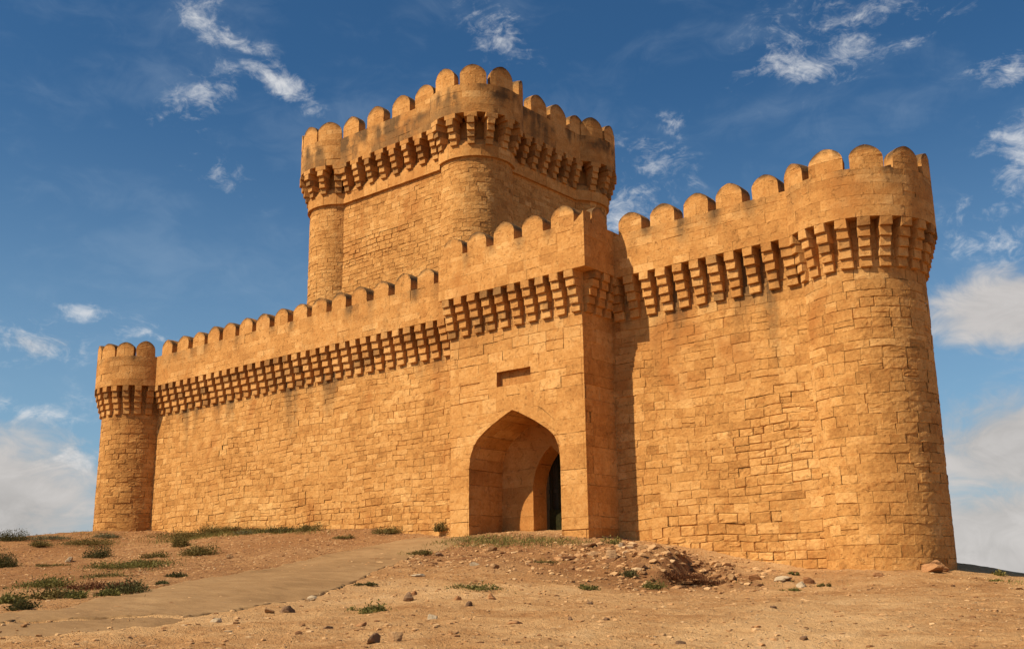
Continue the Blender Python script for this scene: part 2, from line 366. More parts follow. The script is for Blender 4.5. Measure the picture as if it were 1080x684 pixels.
def corbel_mesh(w,steps,h,p0,p1,embed=.06,wide=0.0,top=0.0):
    """stack of stepped blocks; local frame: x along the wall, -y outward, z up from the lowest step"""
    mb=MB()
    for i in range(steps+(1 if top else 0)):
        last=i==steps
        p=p0+(p1-p0)*min(1,i/(steps-1)); z0=i*h; z1=z0+(top if last else h)
        ww=w+(wide if last else random.uniform(-.02,.015)); x=random.uniform(-.008,.008)
        p+=random.uniform(-.008,.008) if not last and i<steps-1 else 0
        gap=.006
        c=.010
        def ring(y,ins): return [(x-ww/2+ins,y,z0+gap+ins),(x+ww/2-ins,y,z0+gap+ins),(x+ww/2-ins,y,z1-ins),(x-ww/2+ins,y,z1-ins)]
        jit=lambda q:[(a+random.uniform(-.013,.013),b+random.uniform(-.006,.010),d+random.uniform(-.010,.010)) for a,b,d in q]
        v=ring(embed,0)+jit(ring(-p+c,0))+jit(ring(-p,c)); F=[]
        for k in range(2):
            for s in range(4): F.append((k*4+s,k*4+(s+1)%4,k*4+4+(s+1)%4,k*4+4+s))
        F.append((8,9,10,11))
        mb.add(v,F,np.clip(random.gauss(.5,.3),0,1.2),random.uniform(0,.8) if random.random()<.4 else .1)
    return mb
def corbel_row(positions,meshes,root):
    """positions: (x,y,z,angle of the outward normal); each corbel is an object of its own, meshes shared"""
    for k,(x,y,z,a) in enumerate(positions):
        me=random.choice(meshes); o=link('corbel',me,root,(x-root.location.x,y-root.location.y,z-root.location.z),rad(a+90))
def corbel_set(n,*a,mat='ashlar',**k): return [corbel_mesh(*a,**k).mesh('corbel',M[mat]) for _ in range(n)]
H=(ZC-ZB)/5

def runoff(U,V):
    d=np.clip((ZB+.2-V),0,9); n=vnoise(U*2.6,U*0+3.1,71); ln=.5+2.6*vnoise(U*1.7,U*0+8.3,72)**2
    return np.clip(np.clip(1-d/ln,0,1)*sstep(.45,.72,n)*.95+np.clip(1-d/.5,0,1)*.35,0,1)
# ------------------------------------------------------------------ curtain wall, long one between the far tower and the gatehouse
def curtain(name,label,x0,x1,zbase,mer,pitch,cx0,cx1,cset,ch,bw,erode=None,zb2=None,tonebias=0):
    root=thing(name,label,'wall',((x0+x1)/2,0,zbase),'battlemented curtain walls')
    W=straight(0,0,-90); PF=straight(0,-OV,-90)
    mb=MB()
    masonry(mb,W,x0,x1,zbase-.5,ZC,ch,bw,open_=.62,off=.012,tilt=.014,rough=.005,wavy=.022,worn=.16,crack=.12,stain=runoff,erode=erode,tonebias=tonebias)
    box(mb,x0,x1,.08,.95,zbase-.5,ZN-.9)
    part('wall',mb,M['stone'],root)
    parapet(PF,x0,x1,M['ashlar'],root,ZC,ZN,th=.30,soffit=.42,gaps=[(a+b)/2+.03 for a,b in zip(mer,mer[1:])])
    for x in mer: merlon(PF,x,random.uniform(.66,.71),ZN-.03,ZT+.01,.42,M['ashlar'],root)
    n=int(round((cx1-cx0)/pitch)); pos=[(cx0+i*pitch,0,ZB,-90) for i in range(n+1)]
    corbel_row(pos,cset,root); return root
random.seed(3)
LMER=[-34.753,-33.749,-32.749,-31.86,-30.93,-29.99,-29.045,-28.07,-27.09,-26.15,-25.2,-24.24,-23.28,-22.33,-21.38,-20.43]
c_left=corbel_set(12,.275,5,H,.09,OV)
def er_left(u,z): 
    e=.35 if z<2.9 else 0.0
    if abs(u+30.5+.25*(z-4.5))<.9 and 3.4<z<5.6: e=max(e,.45)
    return e
curtain('curtain_wall','long receding sandstone curtain wall between far round tower and the gatehouse',-35.75,-19.40,1.9,LMER,.470,-35.33,-19.75,c_left,(.13,.22),(.20,.50),er_left,tonebias=.06)
random.seed(5)
RMER=[-14.2,-13.246,-12.302,-11.399,-10.46]
c_right=corbel_set(12,.27,5,H,.09,OV)
def er_right(u,z):
    e=0.0
    if z<1.75 and -13.9<u<-10.9: e=.85
    if abs(u+10.9-.25*(z-3))<.8 and 2.2<z<4.2: e=max(e,.6)
    if z<1.2: e=max(e,.5)
    return e
curtain('curtain_wall','shorter sandstone curtain wall between gatehouse and near round tower, rubble at its foot',-15.15,-9.6,.6,RMER,.472,-14.80,-9.99,c_right,(.15,.25),(.22,.56),er_right)

# ------------------------------------------------------------------ round corner towers
def round_tower(label,cx,cy,r,R,zbase,mer_angles,corb_angles,a0,a1,cset,ch,bw,erode=None,mw=.7,tonebias=0):
    root=thing('round_tower',label,'tower',(cx,cy,zbase),'round corner towers')
    S=circle(cx,cy,r); PC=circle(cx,cy,R)
    mb=MB()
    masonry(mb,S,rad(a0)*r,rad(a1)*r,zbase-.6,ZC,ch,bw,open_=.44,off=.010,tilt=.010,rough=.005,wavy=.016,worn=.16,crack=.12,seg=.12,stain=lambda U,V:np.clip((V-ZB+.9)/1.2,0,1)*.3,erode=erode,tonebias=tonebias)
    us=np.linspace(rad(a0),rad(a0+360),40)*r; surf(mb,S,us,np.array([zbase-.6,ZC]),lambda U,V:np.full(U.shape,-.12),.3)
    part('wall',mb,M['stone'],root)
    parapet(PC,rad(a0)*R,rad(a1)*R,M['ashlar'],root,ZC,ZN,th=.30,soffit=R-r+.08,gaps=[rad((a+b)/2)*R for a,b in zip(mer_angles,mer_angles[1:])])
    mb=MB(); A=np.linspace(0,2*PI,33)[:-1]; v=[(cx+(R-.1)*math.cos(a),cy+(R-.1)*math.sin(a),ZN-.55) for a in A]; mb.add(v,[tuple(range(32))],.4,.3); part('roof_deck',mb,M['core'],root)
    for a in mer_angles: merlon(PC,rad(a)*R,random.uniform(mw-.03,mw+.03),ZN-.03,ZT+.01,.34,M['ashlar'],root)
    pos=[(cx+r*math.cos(rad(a)),cy+r*math.sin(rad(a)),ZB,a) for a in corb_angles]
    corbel_row(pos,cset,root); return root
random.seed(8)
c_lt=corbel_set(9,.235,5,H,.08,.32)
round_tower('far round tower with battlements at the distant end of the long curtain wall',-37.04,.15,1.40,1.72,2.4,[-158,-132.6,-107,-81.6,-56.2,-30.3],[-175+15.4*k for k in range(11)],-190,20,c_lt,(.14,.22),(.22,.5),
  lambda u,z:.4 if (3.3<z<5.9 and -1.9<u<-.5) else (.35 if z<3.2 else 0),mw=.67,tonebias=-.12)
random.seed(9)
c_rt=corbel_set(9,.25,5,H,.08,.33)
def er_rt(u,z):
    e=.05
    if 3.2<z<6.3 and -1.75<u<-.2: e=.35
    if z<3.2: e=.15
    return e
round_tower('tall near round tower with battlements at the right end of the fort',-8.9,.93,1.34,1.67,.3,[-119,-88.1,-57.5,-25.7,5.6,37,68],[-129+16.3*k for k in range(14)],-160,110,c_rt,(.16,.27),(.24,.56),er_rt,mw=.72)

# ------------------------------------------------------------------ gatehouse
GY=-1.269; GX0,GX1=-19.52,-15.083; GOV=.36; GZC=7.76; GZB=6.74; GZN=8.93; GZT=9.47
gate=thing('gatehouse','projecting square gatehouse with tall pointed archway and recessed doorway','gatehouse',((GX0+GX1)/2,GY,1.4))
AZ=np.array([.6,1.5,3.20,3.52,3.78,3.96,4.13,4.27,4.40,4.50,4.58]); AL=np.array([-18.86,-18.86,-18.845,-18.80,-18.68,-18.52,-18.29,-18.04,-17.77,-17.56,-17.37]); AR=np.array([-15.87,-15.87,-15.865,-15.905,-16.03,-16.22,-16.48,-16.72,-16.97,-17.16,-17.37])
al=lambda v:np.interp(v,AZ,AL); ar=lambda v:np.interp(v,AZ,AR)
FW=straight(0,GY,-90)
random.seed(21)
mb=MB()
kw=dict(open_=.42,off=.008,tilt=.008,rough=.004,worn=.10,crack=.06)
def er_gate(u,z): return .8 if z<1.95 else (.25 if z>4.8 else .05)
# left and right of the arch the courses end on its curve
PL=lambda U,V,D: FW(GX0+(U-0)*(al(V)-GX0),V,D); PR=lambda U,V,D: FW(ar(V)+U*(GX1-ar(V)),V,D)
masonry(mb,PL,0,1,.7,3.5,(.28,.46),(.55,1.0),wavy=.0,nu=3,nv=3,erode=er_gate,**kw); masonry(mb,PR,0,1,.7,3.5,(.28,.46),(.55,1.0),wavy=0,nu=3,nv=3,erode=er_gate,**kw)
masonry(mb,PL,0,1,3.5,4.58,(.24,.36),(.25,.5),wavy=.0,nu=3,nv=5,erode=er_gate,**kw); masonry(mb,PR,0,1,3.5,4.58,(.24,.36),(.25,.5),wavy=0,nu=3,nv=5,erode=er_gate,**kw)
NX0,NX1,NZ0,NZ1=-17.87,-16.745,5.225,5.612
gs=lambda U,V:np.clip((V-GZB+.8)/1.0,0,1)*.3
masonry(mb,FW,GX0,GX1,4.58,NZ0,(.26,.36),(.35,.75),wavy=0.008,erode=er_gate,**kw)
masonry(mb,FW,GX0,NX0,NZ0,NZ1,(.19,.2),(.35,.7),wavy=0,erode=er_gate,**kw); masonry(mb,FW,NX1,GX1,NZ0,NZ1,(.19,.2),(.35,.7),wavy=0,erode=er_gate,**kw)
masonry(mb,FW,GX0,GX1,NZ1,GZC,(.21,.31),(.3,.62),wavy=0.012,erode=er_gate,stain=gs,**kw)
RF=straight(GX1,0,0)      # right flank, u = y
masonry(mb,RF,GY,.02,.6,GZC,(.26,.42),(.4,.75),wavy=.006,erode=lambda u,z:.7 if z<1.9 else .15,**kw)
# carcass behind the facade: either side of the passage and above it
box(mb,GX0+.02,-18.9,GY+.10,.9,.7,GZC); box(mb,-15.82,GX1-.09,GY+.10,.9,.7,GZC); box(mb,-18.9,-15.82,GY+.22,.9,4.66,GZC-.01)
part('facade',mb,M['ashlar'],gate)
mb=MB()   # blind panel over the arch
FN=straight(0,GY+.16,-90); masonry(mb,FN,NX0,NX1,NZ0,NZ1,(.3,.5),(.5,.7),open_=.3,off=.005,rough=.003,wavy=0)
for (x,fl) in ((NX0,False),(NX1,True)):
    Y,Z=np.meshgrid(np.linspace(GY,GY+.16,3),np.linspace(NZ0,NZ1,3)); mb.grid(np.stack([np.full(Y.shape,x),Y,Z],-1),.4,0,fl)
for (z,fl) in ((NZ0,False),(NZ1,True)):
    X,Y=np.meshgrid(np.linspace(NX0,NX1,4),np.linspace(GY,GY+.16,3)); mb.grid(np.stack([X,Y,np.full(X.shape,z)],-1),.4,0,fl)
part('recessed_panel',mb,M['panel'],gate)
# archway recess: lining that follows the arch, then a back wall with the smaller doorway
random.seed(23)
mb=MB(); DY=1.33
pl=[(al(z),z) for z in np.r_[np.linspace(.8,3.2,9),AZ[3:]]]; pr=[(ar(z),z) for z in np.r_[np.linspace(.8,3.2,9),AZ[3:]]][::-1][1:]
prof=np.array(pl+pr); sl=np.r_[0,np.cumsum(np.hypot(*np.diff(prof,axis=0).T))]
nx=-np.gradient(prof[:,1],sl); nz=np.gradient(prof[:,0],sl)
def LIN(U,V,D):   # U = depth along y, V = length along the profile
    x=np.interp(V,sl,prof[:,0]); z=np.interp(V,sl,prof[:,1]); ax=-np.interp(V,sl,nx); az=-np.interp(V,sl,nz)
    return np.stack([x+ax*D,GY+U,z+az*D],-1)
for _a,_b in ((0,sl[len(pl)-1]),(sl[len(pl)-1],sl[-1])): masonry(mb,LIN,0,DY,_a,_b,(.26,.5),(.5,.9),open_=.5,off=.010,rough=.004,wavy=0,nu=2,nv=3,backing=.05,erode=lambda u,v:.4)
IZ=np.array([.6,2.75,2.95,3.15,3.32,3.48,3.62,3.72,3.77]); IL=np.array([-17.80,-17.80,-17.765,-17.70,-17.62,-17.51,-17.38,-17.27,-17.19]); IR=-34.38-IL
il=lambda v:np.interp(v,IZ,IL); ir=lambda v:np.interp(v,IZ,IR)
BW=straight(0,GY+DY,-90)
lo=lambda v:al(np.minimum(v,4.58)); hi=lambda v:ar(np.minimum(v,4.58))
P1=lambda U,V,D: BW(lo(V)+U*(il(V)-lo(V)),V,D); P2=lambda U,V,D: BW(ir(V)+U*(hi(V)-ir(V)),V,D); P3=lambda U,V,D: BW(lo(V)+U*(hi(V)-lo(V)),V,D)
kb=dict(open_=.35,off=.006,rough=.004,wavy=0,nu=3,nv=3)
masonry(mb,P1,0,1,.8,3.77,(.3,.5),(.6,1.0),**kb); masonry(mb,P2,0,1,.8,3.77,(.3,.5),(.6,1.0),**kb); masonry(mb,P3,0,1,3.77,4.56,(.2,.3),(.25,.4),**kb)
pl=[(il(z),z) for z in np.r_[np.linspace(.8,2.7,7),IZ[1:]]]; pr=[(ir(z),z) for z in np.r_[np.linspace(.8,2.7,7),IZ[1:]]][::-1][1:]
prof2=np.array(pl+pr); sl2=np.r_[0,np.cumsum(np.hypot(*np.diff(prof2,axis=0).T))]; nx2=-np.gradient(prof2[:,1],sl2); nz2=np.gradient(prof2[:,0],sl2)
def LIN2(U,V,D):
    x=np.interp(V,sl2,prof2[:,0]); z=np.interp(V,sl2,prof2[:,1]); ax=-np.interp(V,sl2,nx2); az=-np.interp(V,sl2,nz2)
    return np.stack([x+ax*D,GY+DY+U,z+az*D],-1)
for _a,_b in ((0,sl2[len(pl)-1]),(sl2[len(pl)-1],sl2[-1])): masonry(mb,LIN2,0,.56,_a,_b,(.3,.5),(.5,.6),open_=.3,off=.006,rough=.003,wavy=0,nu=2,nv=3,backing=.04)
part('archway',mb,M['ashlar'],gate)
mb=MB()    # gate chamber behind the doorway and its worn sill
for (x0,x1,y0,y1,z0,z1) in ((-18.9,-18.6,.62,2.6,.8,4.2),(-15.9,-15.6,.62,2.6,.8,4.2),(-18.9,-15.6,.62,2.6,4.2,4.5),(-18.9,-17.84,.60,.66,.8,4.2),(-16.54,-15.6,.60,.66,.8,4.2),(-18.0,-16.4,.60,.66,3.75,4.2)): box(mb,x0,x1,y0,y1,z0,z1)
part('gate_chamber',mb,M['core'],gate)
mb=MB(); v=[]; box(mb,-17.85,-16.55,GY+DY-.16,GY+DY+.7,1.0,1.47,.7); box(mb,-18.7,-15.9,GY+.25,GY+DY-.02,.9,1.40,.5); part('threshold',mb,M['ashlar'],gate)
# door leaf, standing half open behind the doorway
door_mb=MB()
for k in range(6): box(door_mb,.02+k*.195,.02+k*.195+.188,-.02,.03+random.uniform(0,.006),.0,2.35,.5)
for z in (.25,1.15,2.0): box(door_mb,.02,1.18,-.045,-.02,z,z+.10,.5)
me=door_mb.mesh('door',M['wood']); door=link('door',me,gate,(-17.78-gate.location.x,.72-gate.location.y,1.47-gate.location.z),rad(6))
mb=MB(); box(mb,.04,1.16,-.075,-.047,.03,.72,.5); link('kick_plate',mb.mesh('kick_plate',M['iron']),door)
for k in range(5):
    mb=MB(); x=.14+k*.22; A=np.linspace(0,2*PI,9)[:-1]; v=[(x+.016*math.cos(a),-.09+.016*math.sin(a),z) for z in (.72,2.3) for a in A]
    mb.add(v,[(i,(i+1)%8,8+(i+1)%8,8+i) for i in range(8)],.5); link('bar',mb.mesh('bar',M['iron']),door)
# parapet, battlements and corbels of the gatehouse
random.seed(25)
PFG=straight(0,GY-GOV,-90); PRG=straight(GX1+GOV+.02,0,0); EX=GX1+GOV+.02
mb=MB()
masonry(mb,PFG,-19.62,EX,GZC,GZN,(.18,.28),(.34,.75),seg=.1,open_=.28,off=.005,rough=.003,tilt=.005,worn=.05,wavy=.006,depth=(.004,.018),joint=(.005,.011),stain=lambda U,V:np.max(np.exp(-((U[...,None]-np.array([-18.62,-17.72,-16.77,-15.81]))/.16)**2)*np.clip(1-(GZN-V[...,None])/np.array([.6,.35,.5,.4]),0,1),-1)*.8)
masonry(mb,PRG,GY-GOV,-OV-.32,GZC,GZN,(.22,.32),(.4,.7),open_=.28,off=.005,rough=.003,tilt=.005,worn=.05,wavy=.006,depth=(.004,.018),joint=(.005,.011),stain=lambda U,V:np.clip((V-GZN+.5)/.5,0,1)*.3)
masonry(mb,PRG,-OV-.32,.3,GZC,GZN,(.22,.32),(.4,.7),open_=.28,off=.005,rough=.003,wavy=0)
slab(mb,PFG,-19.62,EX,GZN,0,-.30); slab(mb,PFG,-19.62,EX,GZC,0,-GOV-.05,False)
slab(mb,PRG,GY-GOV+.3,.3,GZN+.002,0,-.30); slab(mb,PRG,GY,.0,GZC+.003,0,-GOV-.05,False)
Dp,V=np.meshgrid(np.linspace(0,-1.4,4),np.linspace(GZC,GZN,5)); mb.grid(PFG(np.full(V.shape,-19.62),V,Dp),.4,.2,True)
X,Y=np.meshgrid(np.linspace(-19.62,EX-.3,4),np.linspace(GY-.06,.4,4)); mb.grid(np.stack([X,Y,np.full(X.shape,GZN-.6)],-1),.4,.3)
us=np.linspace(-19.62,EX-.3,10); surf(mb,PFG,us,np.linspace(GZN-.6,GZN,3),lambda U,V:np.full(U.shape,-.3),.4,.2,True)
part('parapet',mb,M['ashlar'],gate)
for x in (-19.08,-18.21,-17.28,-16.31,-15.36): merlon(PFG,x,random.uniform(.65,.69),GZN-.05,GZT,.42,M['ashlar'],gate,chip=0)
# broken corner merlon (low stump sloping up to the corner) and the merlon on the flank
mb=MB(); zc=[(-15.02,GZN),(-14.93,GZN+.06),(-14.80,GZN+.16),(-14.70,GZN+.25),(EX,GZN+.27)]
xs=np.array([q[0] for q in zc]); zz=np.array([q[1] for q in zc])
U,T=np.meshgrid(np.linspace(xs[0],EX,8),np.linspace(0,1,4)); Z=GZN+T*(np.interp(U,xs,zz)-GZN); mb.grid(PFG(U,Z,rng.normal(0,.004,U.shape)),.55,.2)
U,Dp=np.meshgrid(np.linspace(xs[0],EX,8),np.linspace(0,-.30,4)); Z=np.interp(U,xs,zz)+rng.normal(0,.008,U.shape); mb.grid(PFG(U,Z,Dp),.5,.4)
Dp,T=np.meshgrid(np.linspace(0,-.30,4),np.linspace(0,1,3)); mb.grid(PFG(np.full(T.shape,EX),GZN+T*.27,Dp),.5,.3)
U,T=np.meshgrid(np.linspace(xs[0],EX,8),np.linspace(0,1,3)); mb.grid(PFG(U,GZN+T*(np.interp(U,xs,zz)-GZN),np.full(U.shape,-.3)),.5,.3,True)
part('broken_merlon',mb,M['ashlar'],gate)
merlon(PRG,-.98,.60,GZN,GZT-.03,.34,M['ashlar'],gate,pointy=.05)
c_gate=corbel_set(12,.27,5,(GZC-GZB)/5,.09,GOV)
corbel_row([(-19.38+i*.462,GY,GZB,-90) for i in range(10)],c_gate,gate)
corbel_row([(GX1,GY+.22+i*.40,GZB,0) for i in range(3)],c_gate,gate)

# ------------------------------------------------------------------ keep
KZB=14.72; KZC=16.20; KZN=17.26; KZT=18.04; KO=.42
keep=thing('keep','square keep with round corner turrets rising high behind the curtain walls','keep',(-27.5,7.7,1.8))
TC=[(-31.1,4.83),(-24.01,4.83),(-24.01,10.63),(-31.1,10.63)]; TR=1.30; PR_=TR+KO
random.seed(31)
mb=MB()
KF=straight(0,4.0,-90); KR=straight(-23.18,0,0)
ks=dict(open_=.55,off=.009,tilt=.010,rough=.005,worn=.14,crack=.10)
def er_k(u,z):
    return .9 if (11.4<z<13.1 and -30<u<-26.3 and abs(z-12.6-.25*(u+28)*0)<.55) else (.25 if z<12.4 else .05)
masonry(mb,KF,-30.4,-24.7,8.6,KZB+.05,(.12,.20),(.20,.45),erode=er_k,wavy=.012,**ks)
masonry(mb,KR,5.5,9.9,8.6,KZB+.05,(.13,.21),(.22,.48),wavy=.012,**ks)
box(mb,-31.75,-23.30,4.12,11.3,.8,KZN-.7)
part('wall',mb,M['stone'],keep)
def slotback(mb,P,u0,u1):
    us=np.linspace(u0,u1,int((u1-u0)/.1)+2); vs=np.array([KZB+.41,KZB+.43,KZB+.62,KZB+.80,KZC]); dd=np.array([0,-.02,-.10,-.32,-.42])
    surf(mb,P,us,vs,lambda U,V:np.interp(V,vs,dd),.35,.25)
def turret(k,a0,a1,vis,mer):
    cx,cy=TC[k]; S=circle(cx,cy,TR); PC=circle(cx,cy,PR_)
    mb=MB()
    masonry(mb,S,rad(a0)*TR,rad(a1)*TR,8.6,KZB+.05,(.12,.20),(.20,.44),seg=.12,wavy=.012,erode=lambda u,z:.35 if 11.2<z<12.4 else .0,tonebias=-.05,**ks)
    us=np.linspace(0,2*PI,36)*TR; surf(mb,S,us,np.array([.8,KZB]),lambda U,V:np.full(U.shape,-.11),.3)
    part('corner_turret',mb,M['stone'],keep)
    mb=MB(); BC=circle(cx,cy,TR+.10)
    n=max(1,round((a1-a0)/25)); 
    masonry(mb,BC,rad(a0)*(TR+.1),rad(a1)*(TR+.1),KZB,KZB+.41,(.41,.42),(.60,.61),open_=.8,off=.006,rough=.003,wavy=0,seg=.12,depth=(.012,.03),joint=(.012,.02),regular=True); slotback(mb,BC,rad(a0)*(TR+.1),rad(a1)*(TR+.1))
    slab(mb,BC,rad(a0)*(TR+.1),rad(a1)*(TR+.1),KZB,0,-.14,False,.12)
    part('corbel_course',mb,M['ashlar'],keep)
    parapet(PC,rad(a0)*PR_,rad(a1)*PR_,M['ashlar'],keep,KZC,KZN,th=.32,soffit=KO+.06,ch=(.22,.32),bw=(.4,.75),stainamt=.9,low=.42)
    for a in mer: merlon(PC,rad(a)*PR_,random.uniform(.90,.98),KZN,KZT,.34,M['ashlar'],keep,spring=.50)
    mb=MB(); A=np.linspace(0,2*PI,33)[:-1]; mb.add([(cx+(PR_-.2)*math.cos(a),cy+(PR_-.2)*math.sin(a),KZN-.62+.003*k) for a in A],[tuple(range(32))],.4,.3); part('roof_deck',mb,M['core'],keep)
    corbel_row([(cx+(TR+.1)*math.cos(rad(a)),cy+(TR+.1)*math.sin(rad(a)),KZB+.41,a) for a in vis],c_keep,keep)
random.seed(32)
c_keep=corbel_set(12,.26,4,.222,.09,KO-.08,embed=.16,wide=.18,top=.18)
turret(0,-215,-28,[-200,-175,-150,-124,-98,-73,-49],[-165,-131,-96.5,-61.6])
turret(1,-118,38,[-106,-80,-54.5,-29.5,-4,22],[-88.6,-51,-14,30])
turret(2,-50,130,[-22,4,30,56],[-25,11,48])
random.seed(33)
for (P,u0,u1,BP,PP) in ((KF,-30.2,-24.9,straight(0,3.90,-90),straight(0,4-KO,-90)),(KR,5.7,9.75,straight(-23.08,0,0),straight(-23.18+KO,0,0))):
    mb=MB(); masonry(mb,BP,u0,u1,KZB+.002,KZB+.41,(.41,.42),(.66,.67),open_=.8,off=.006,rough=.003,wavy=0,depth=(.012,.03),joint=(.012,.02),regular=True); slotback(mb,BP,u0,u1)
    slab(mb,BP,u0,u1,KZB+.002,0,-.14,False)
    part('corbel_course',mb,M['ashlar'],keep)
    parapet(PP,u0-.25,u1+.25,M['ashlar'],keep,KZC+.002,KZN,th=.32,soffit=KO+.06,ch=(.22,.32),bw=(.4,.75),stainamt=.9,low=.42)
    for x in ((-29.335,-27.978,-26.596,-25.381) if P is KF else (6.95,8.12,9.30)): merlon(PP,x,random.uniform(.92,.97),KZN,KZT,.34,M['ashlar'],keep,spring=.50)
# corbels sit between the dark slots seen in the photograph
corbel_row([(-29.437+.335-.676+i*.676,3.90,KZB+.41,-90) for i in range(8)],c_keep,keep)
corbel_row([(-23.08,6.28+i*.62,KZB+.41,0) for i in range(6)],c_keep,keep)
# ------------------------------------------------------------------ ground
UP=[(-14.6,-16.6),(-14.58,-15.11),(-14.75,-14.3),(-15.62,-13.21),(-16.68,-11.77),(-17.77,-10.14),(-18.68,-8.44),(-20.1,-6.06),(-20.99,-3.97),(-21.5,-1.86),(-21.2,-.55),(-19.7,-.9)]
LO=[(-13.7,-16.6),(-13.3,-15.42),(-12.75,-15.0),(-12.52,-14.6),(-12.3,-14.3),(-12.03,-14.0),(-12.16,-13.14),(-12.44,-12.15),(-13.31,-10.54),(-15.27,-7.84),(-18.08,-3.9),(-18.1,-2.2)]
U2=[(-13.66,-16.6),(-13.26,-15.5),(-12.7,-15.06),(-12.44,-14.65),(-12.22,-14.36),(-11.93,-14.1)]
L2=[(-11.9,-17.2),(-11.2,-16.8),(-10.8,-16.4),(-10.62,-15.9),(-10.8,-15.3),(-11.4,-14.5)]
def resample(pts,n):
    p=np.array(pts,float)
    # light smoothing
    s=np.r_[0,np.cumsum(np.hypot(*np.diff(p,axis=0).T))]; t=np.linspace(0,s[-1],n)
    return np.c_[np.interp(t,s,p[:,0]),np.interp(t,s,p[:,1])]
def inside(poly,x,y):
    r=np.zeros(x.shape,bool); n=len(poly); j=n-1
    for i in range(n):
        xi,yi=poly[i];xj,yj=poly[j]
        c=((yi>y)!=(yj>y))&(x<(xj-xi)*(y-yi)/((yj-yi) if yj!=yi else 1e-9)+xi); r^=c; j=i
    return r
POLY1=UP+LO[::-1]; POLY2=U2+L2[::-1]
def path_in(x,y): return inside(POLY1,x,y)|inside(POLY2,x,y)
def rubble(x,y):
    """foot-of-wall rubble bank in front of the right-hand curtain wall"""
    d=np.hypot((x+12.1)/2.6,(y+2.6)/1.5)
    return np.exp(-d**2*1.6)
def ground_z(x,y,rough=True):
    x=np.asarray(x,float);y=np.asarray(y,float)
    z=base_z(x,y)
    z=z+.10*fbm(x*.55,y*.55,4,2)+.05*fbm(x*1.9,y*1.9,3,9)
    near=(x>-47)&(x<6)&(y>-22)&(y<4)
    if rough:
        rb=rubble(x,y); k=.45+1.5*rb+.35*np.exp(-((x+16)**2/40+(y+4.5)**2/9))
        k=np.where(path_in(x,y),.06,k)
        rid=1-np.abs(2*fbm(x*1.3,y*1.3,4,31))*2
        z=z+k*near*(.11*fbm(x*2.6,y*2.6,4,21)+.075*fbm(x*9,y*9,3,25)+.07*np.clip(rid-.5,0,1))
        # eroded scar in the bank: steep little face turned away from the sun
        q=sstep(-11.75,-11.45,x+.22*(y+3.2)+.25*fbm(x*2.2,y*2.2,3,81)); wy=np.exp(-((y+3.1)/1.0)**2)
        z=z+wy*(.36*(1-q)*np.exp(-((x+12.15)/.75)**2)-.20*q*np.exp(-((x+11.1)/.55)**2))+.16*np.exp(-((x+11.9)/1.2)**2-((y+3.1)/1.1)**2)*fbm(x*3.4,y*3.4,4,91)*2
    return z
def axis(lo,hi,step,far,g):
    a=list(np.arange(lo,hi+1e-6,step)); s=step; u=hi
    while u<far: s*=g; u+=s; a.append(u)
    s=step;u=lo;b=[]
    while u>-far: s*=g; u-=s; b.append(u)
    return np.array(b[::-1]+a)
gx=axis(-47,-1.5,.09,3200,1.18); gy=axis(-18.5,1.2,.075,3200,1.18)
GXm,GYm=np.meshgrid(gx,gy); GZm=ground_z(GXm,GYm)
# the track is bedded into the soil
pin=path_in(GXm,GYm); GZm=np.where(pin,GZm-.045,GZm)
def sheet(name,X,Y,Z,mat,extra=None,smooth=True):
    a,b=X.shape; me=bpy.data.meshes.new(name)
    V=np.stack([X,Y,Z],-1).reshape(-1,3); me.vertices.add(len(V)); me.vertices.foreach_set('co',V.ravel())
    i=np.arange(a-1)[:,None]*b+np.arange(b-1)[None,:]; F=np.stack([i,i+1,i+b+1,i+b],-1).reshape(-1,4); nf=len(F)
    me.loops.add(nf*4); me.loops.foreach_set('vertex_index',F.ravel().astype(np.int32)); me.polygons.add(nf)
    me.polygons.foreach_set('loop_start',(np.arange(nf)*4).astype(np.int32)); me.polygons.foreach_set('loop_total',np.full(nf,4,np.int32))
    me.update(calc_edges=True); me.validate()
    if smooth: me.polygons.foreach_set('use_smooth',np.ones(nf,bool))
    for k,v in (extra or {}).items():
        at=me.attributes.new(k,'FLOAT','POINT'); at.data.foreach_set('value',v.ravel().astype(np.float32))
    me.materials.append(mat); o=link(name,me); o['kind']='structure'; return o
sheet('ground',GXm,GYm,GZm,M['soil'],{'rubble':np.clip(rubble(GXm,GYm)*1.1+.95*np.exp(-(((GXm+14.6)/4.6)**4)-((GYm+3.6+.16*(GXm+14))/2.7)**4)+.9*sstep(-17,-24,GXm+.6*GYm)*sstep(-16,-11,GYm),0,1)})
def track(A,B,n,m,lift):
    a=resample(A,n);b=resample(B,n); t=np.linspace(0,1,m)[None,:]
    # ragged margins
    e=np.array([fbm(np.arange(n)*.21+k*50,np.zeros(n)+k,4,40+k)*.22+fbm(np.arange(n)*.9+k*50,np.zeros(n)+k,3,45+k)*.12 for k in (0,1)])
    d=b-a; L=np.hypot(d[:,0],d[:,1])[:,None]; d=d/np.maximum(L,1e-6)
    a=a+d*e[0][:,None]; b=b+d*e[1][:,None]
    X=a[:,:1]*(1-t)+b[:,:1]*t; Y=a[:,1:]*(1-t)+b[:,1:]*t
    Z=base_z(X,Y)+.10*fbm(X*.55,Y*.55,4,2)+.05*fbm(X*1.9,Y*1.9,3,9)+lift+.022*fbm(X*2.5,Y*2.5,4,60)+.012*fbm(X*8,Y*8,3,64)
    # skirts
    X=np.c_[X[:,:1]-d[:,:1]*.05,X,X[:,-1:]+d[:,:1]*.03]; Y=np.c_[Y[:,:1]-d[:,1:]*.05,Y,Y[:,-1:]+d[:,1:]*.03]; Z=np.c_[Z[:,:1]-.10,Z,Z[:,-1:]-.12]
    return sheet('path',X.T[::-1],Y.T[::-1],Z.T[::-1],M['path'])
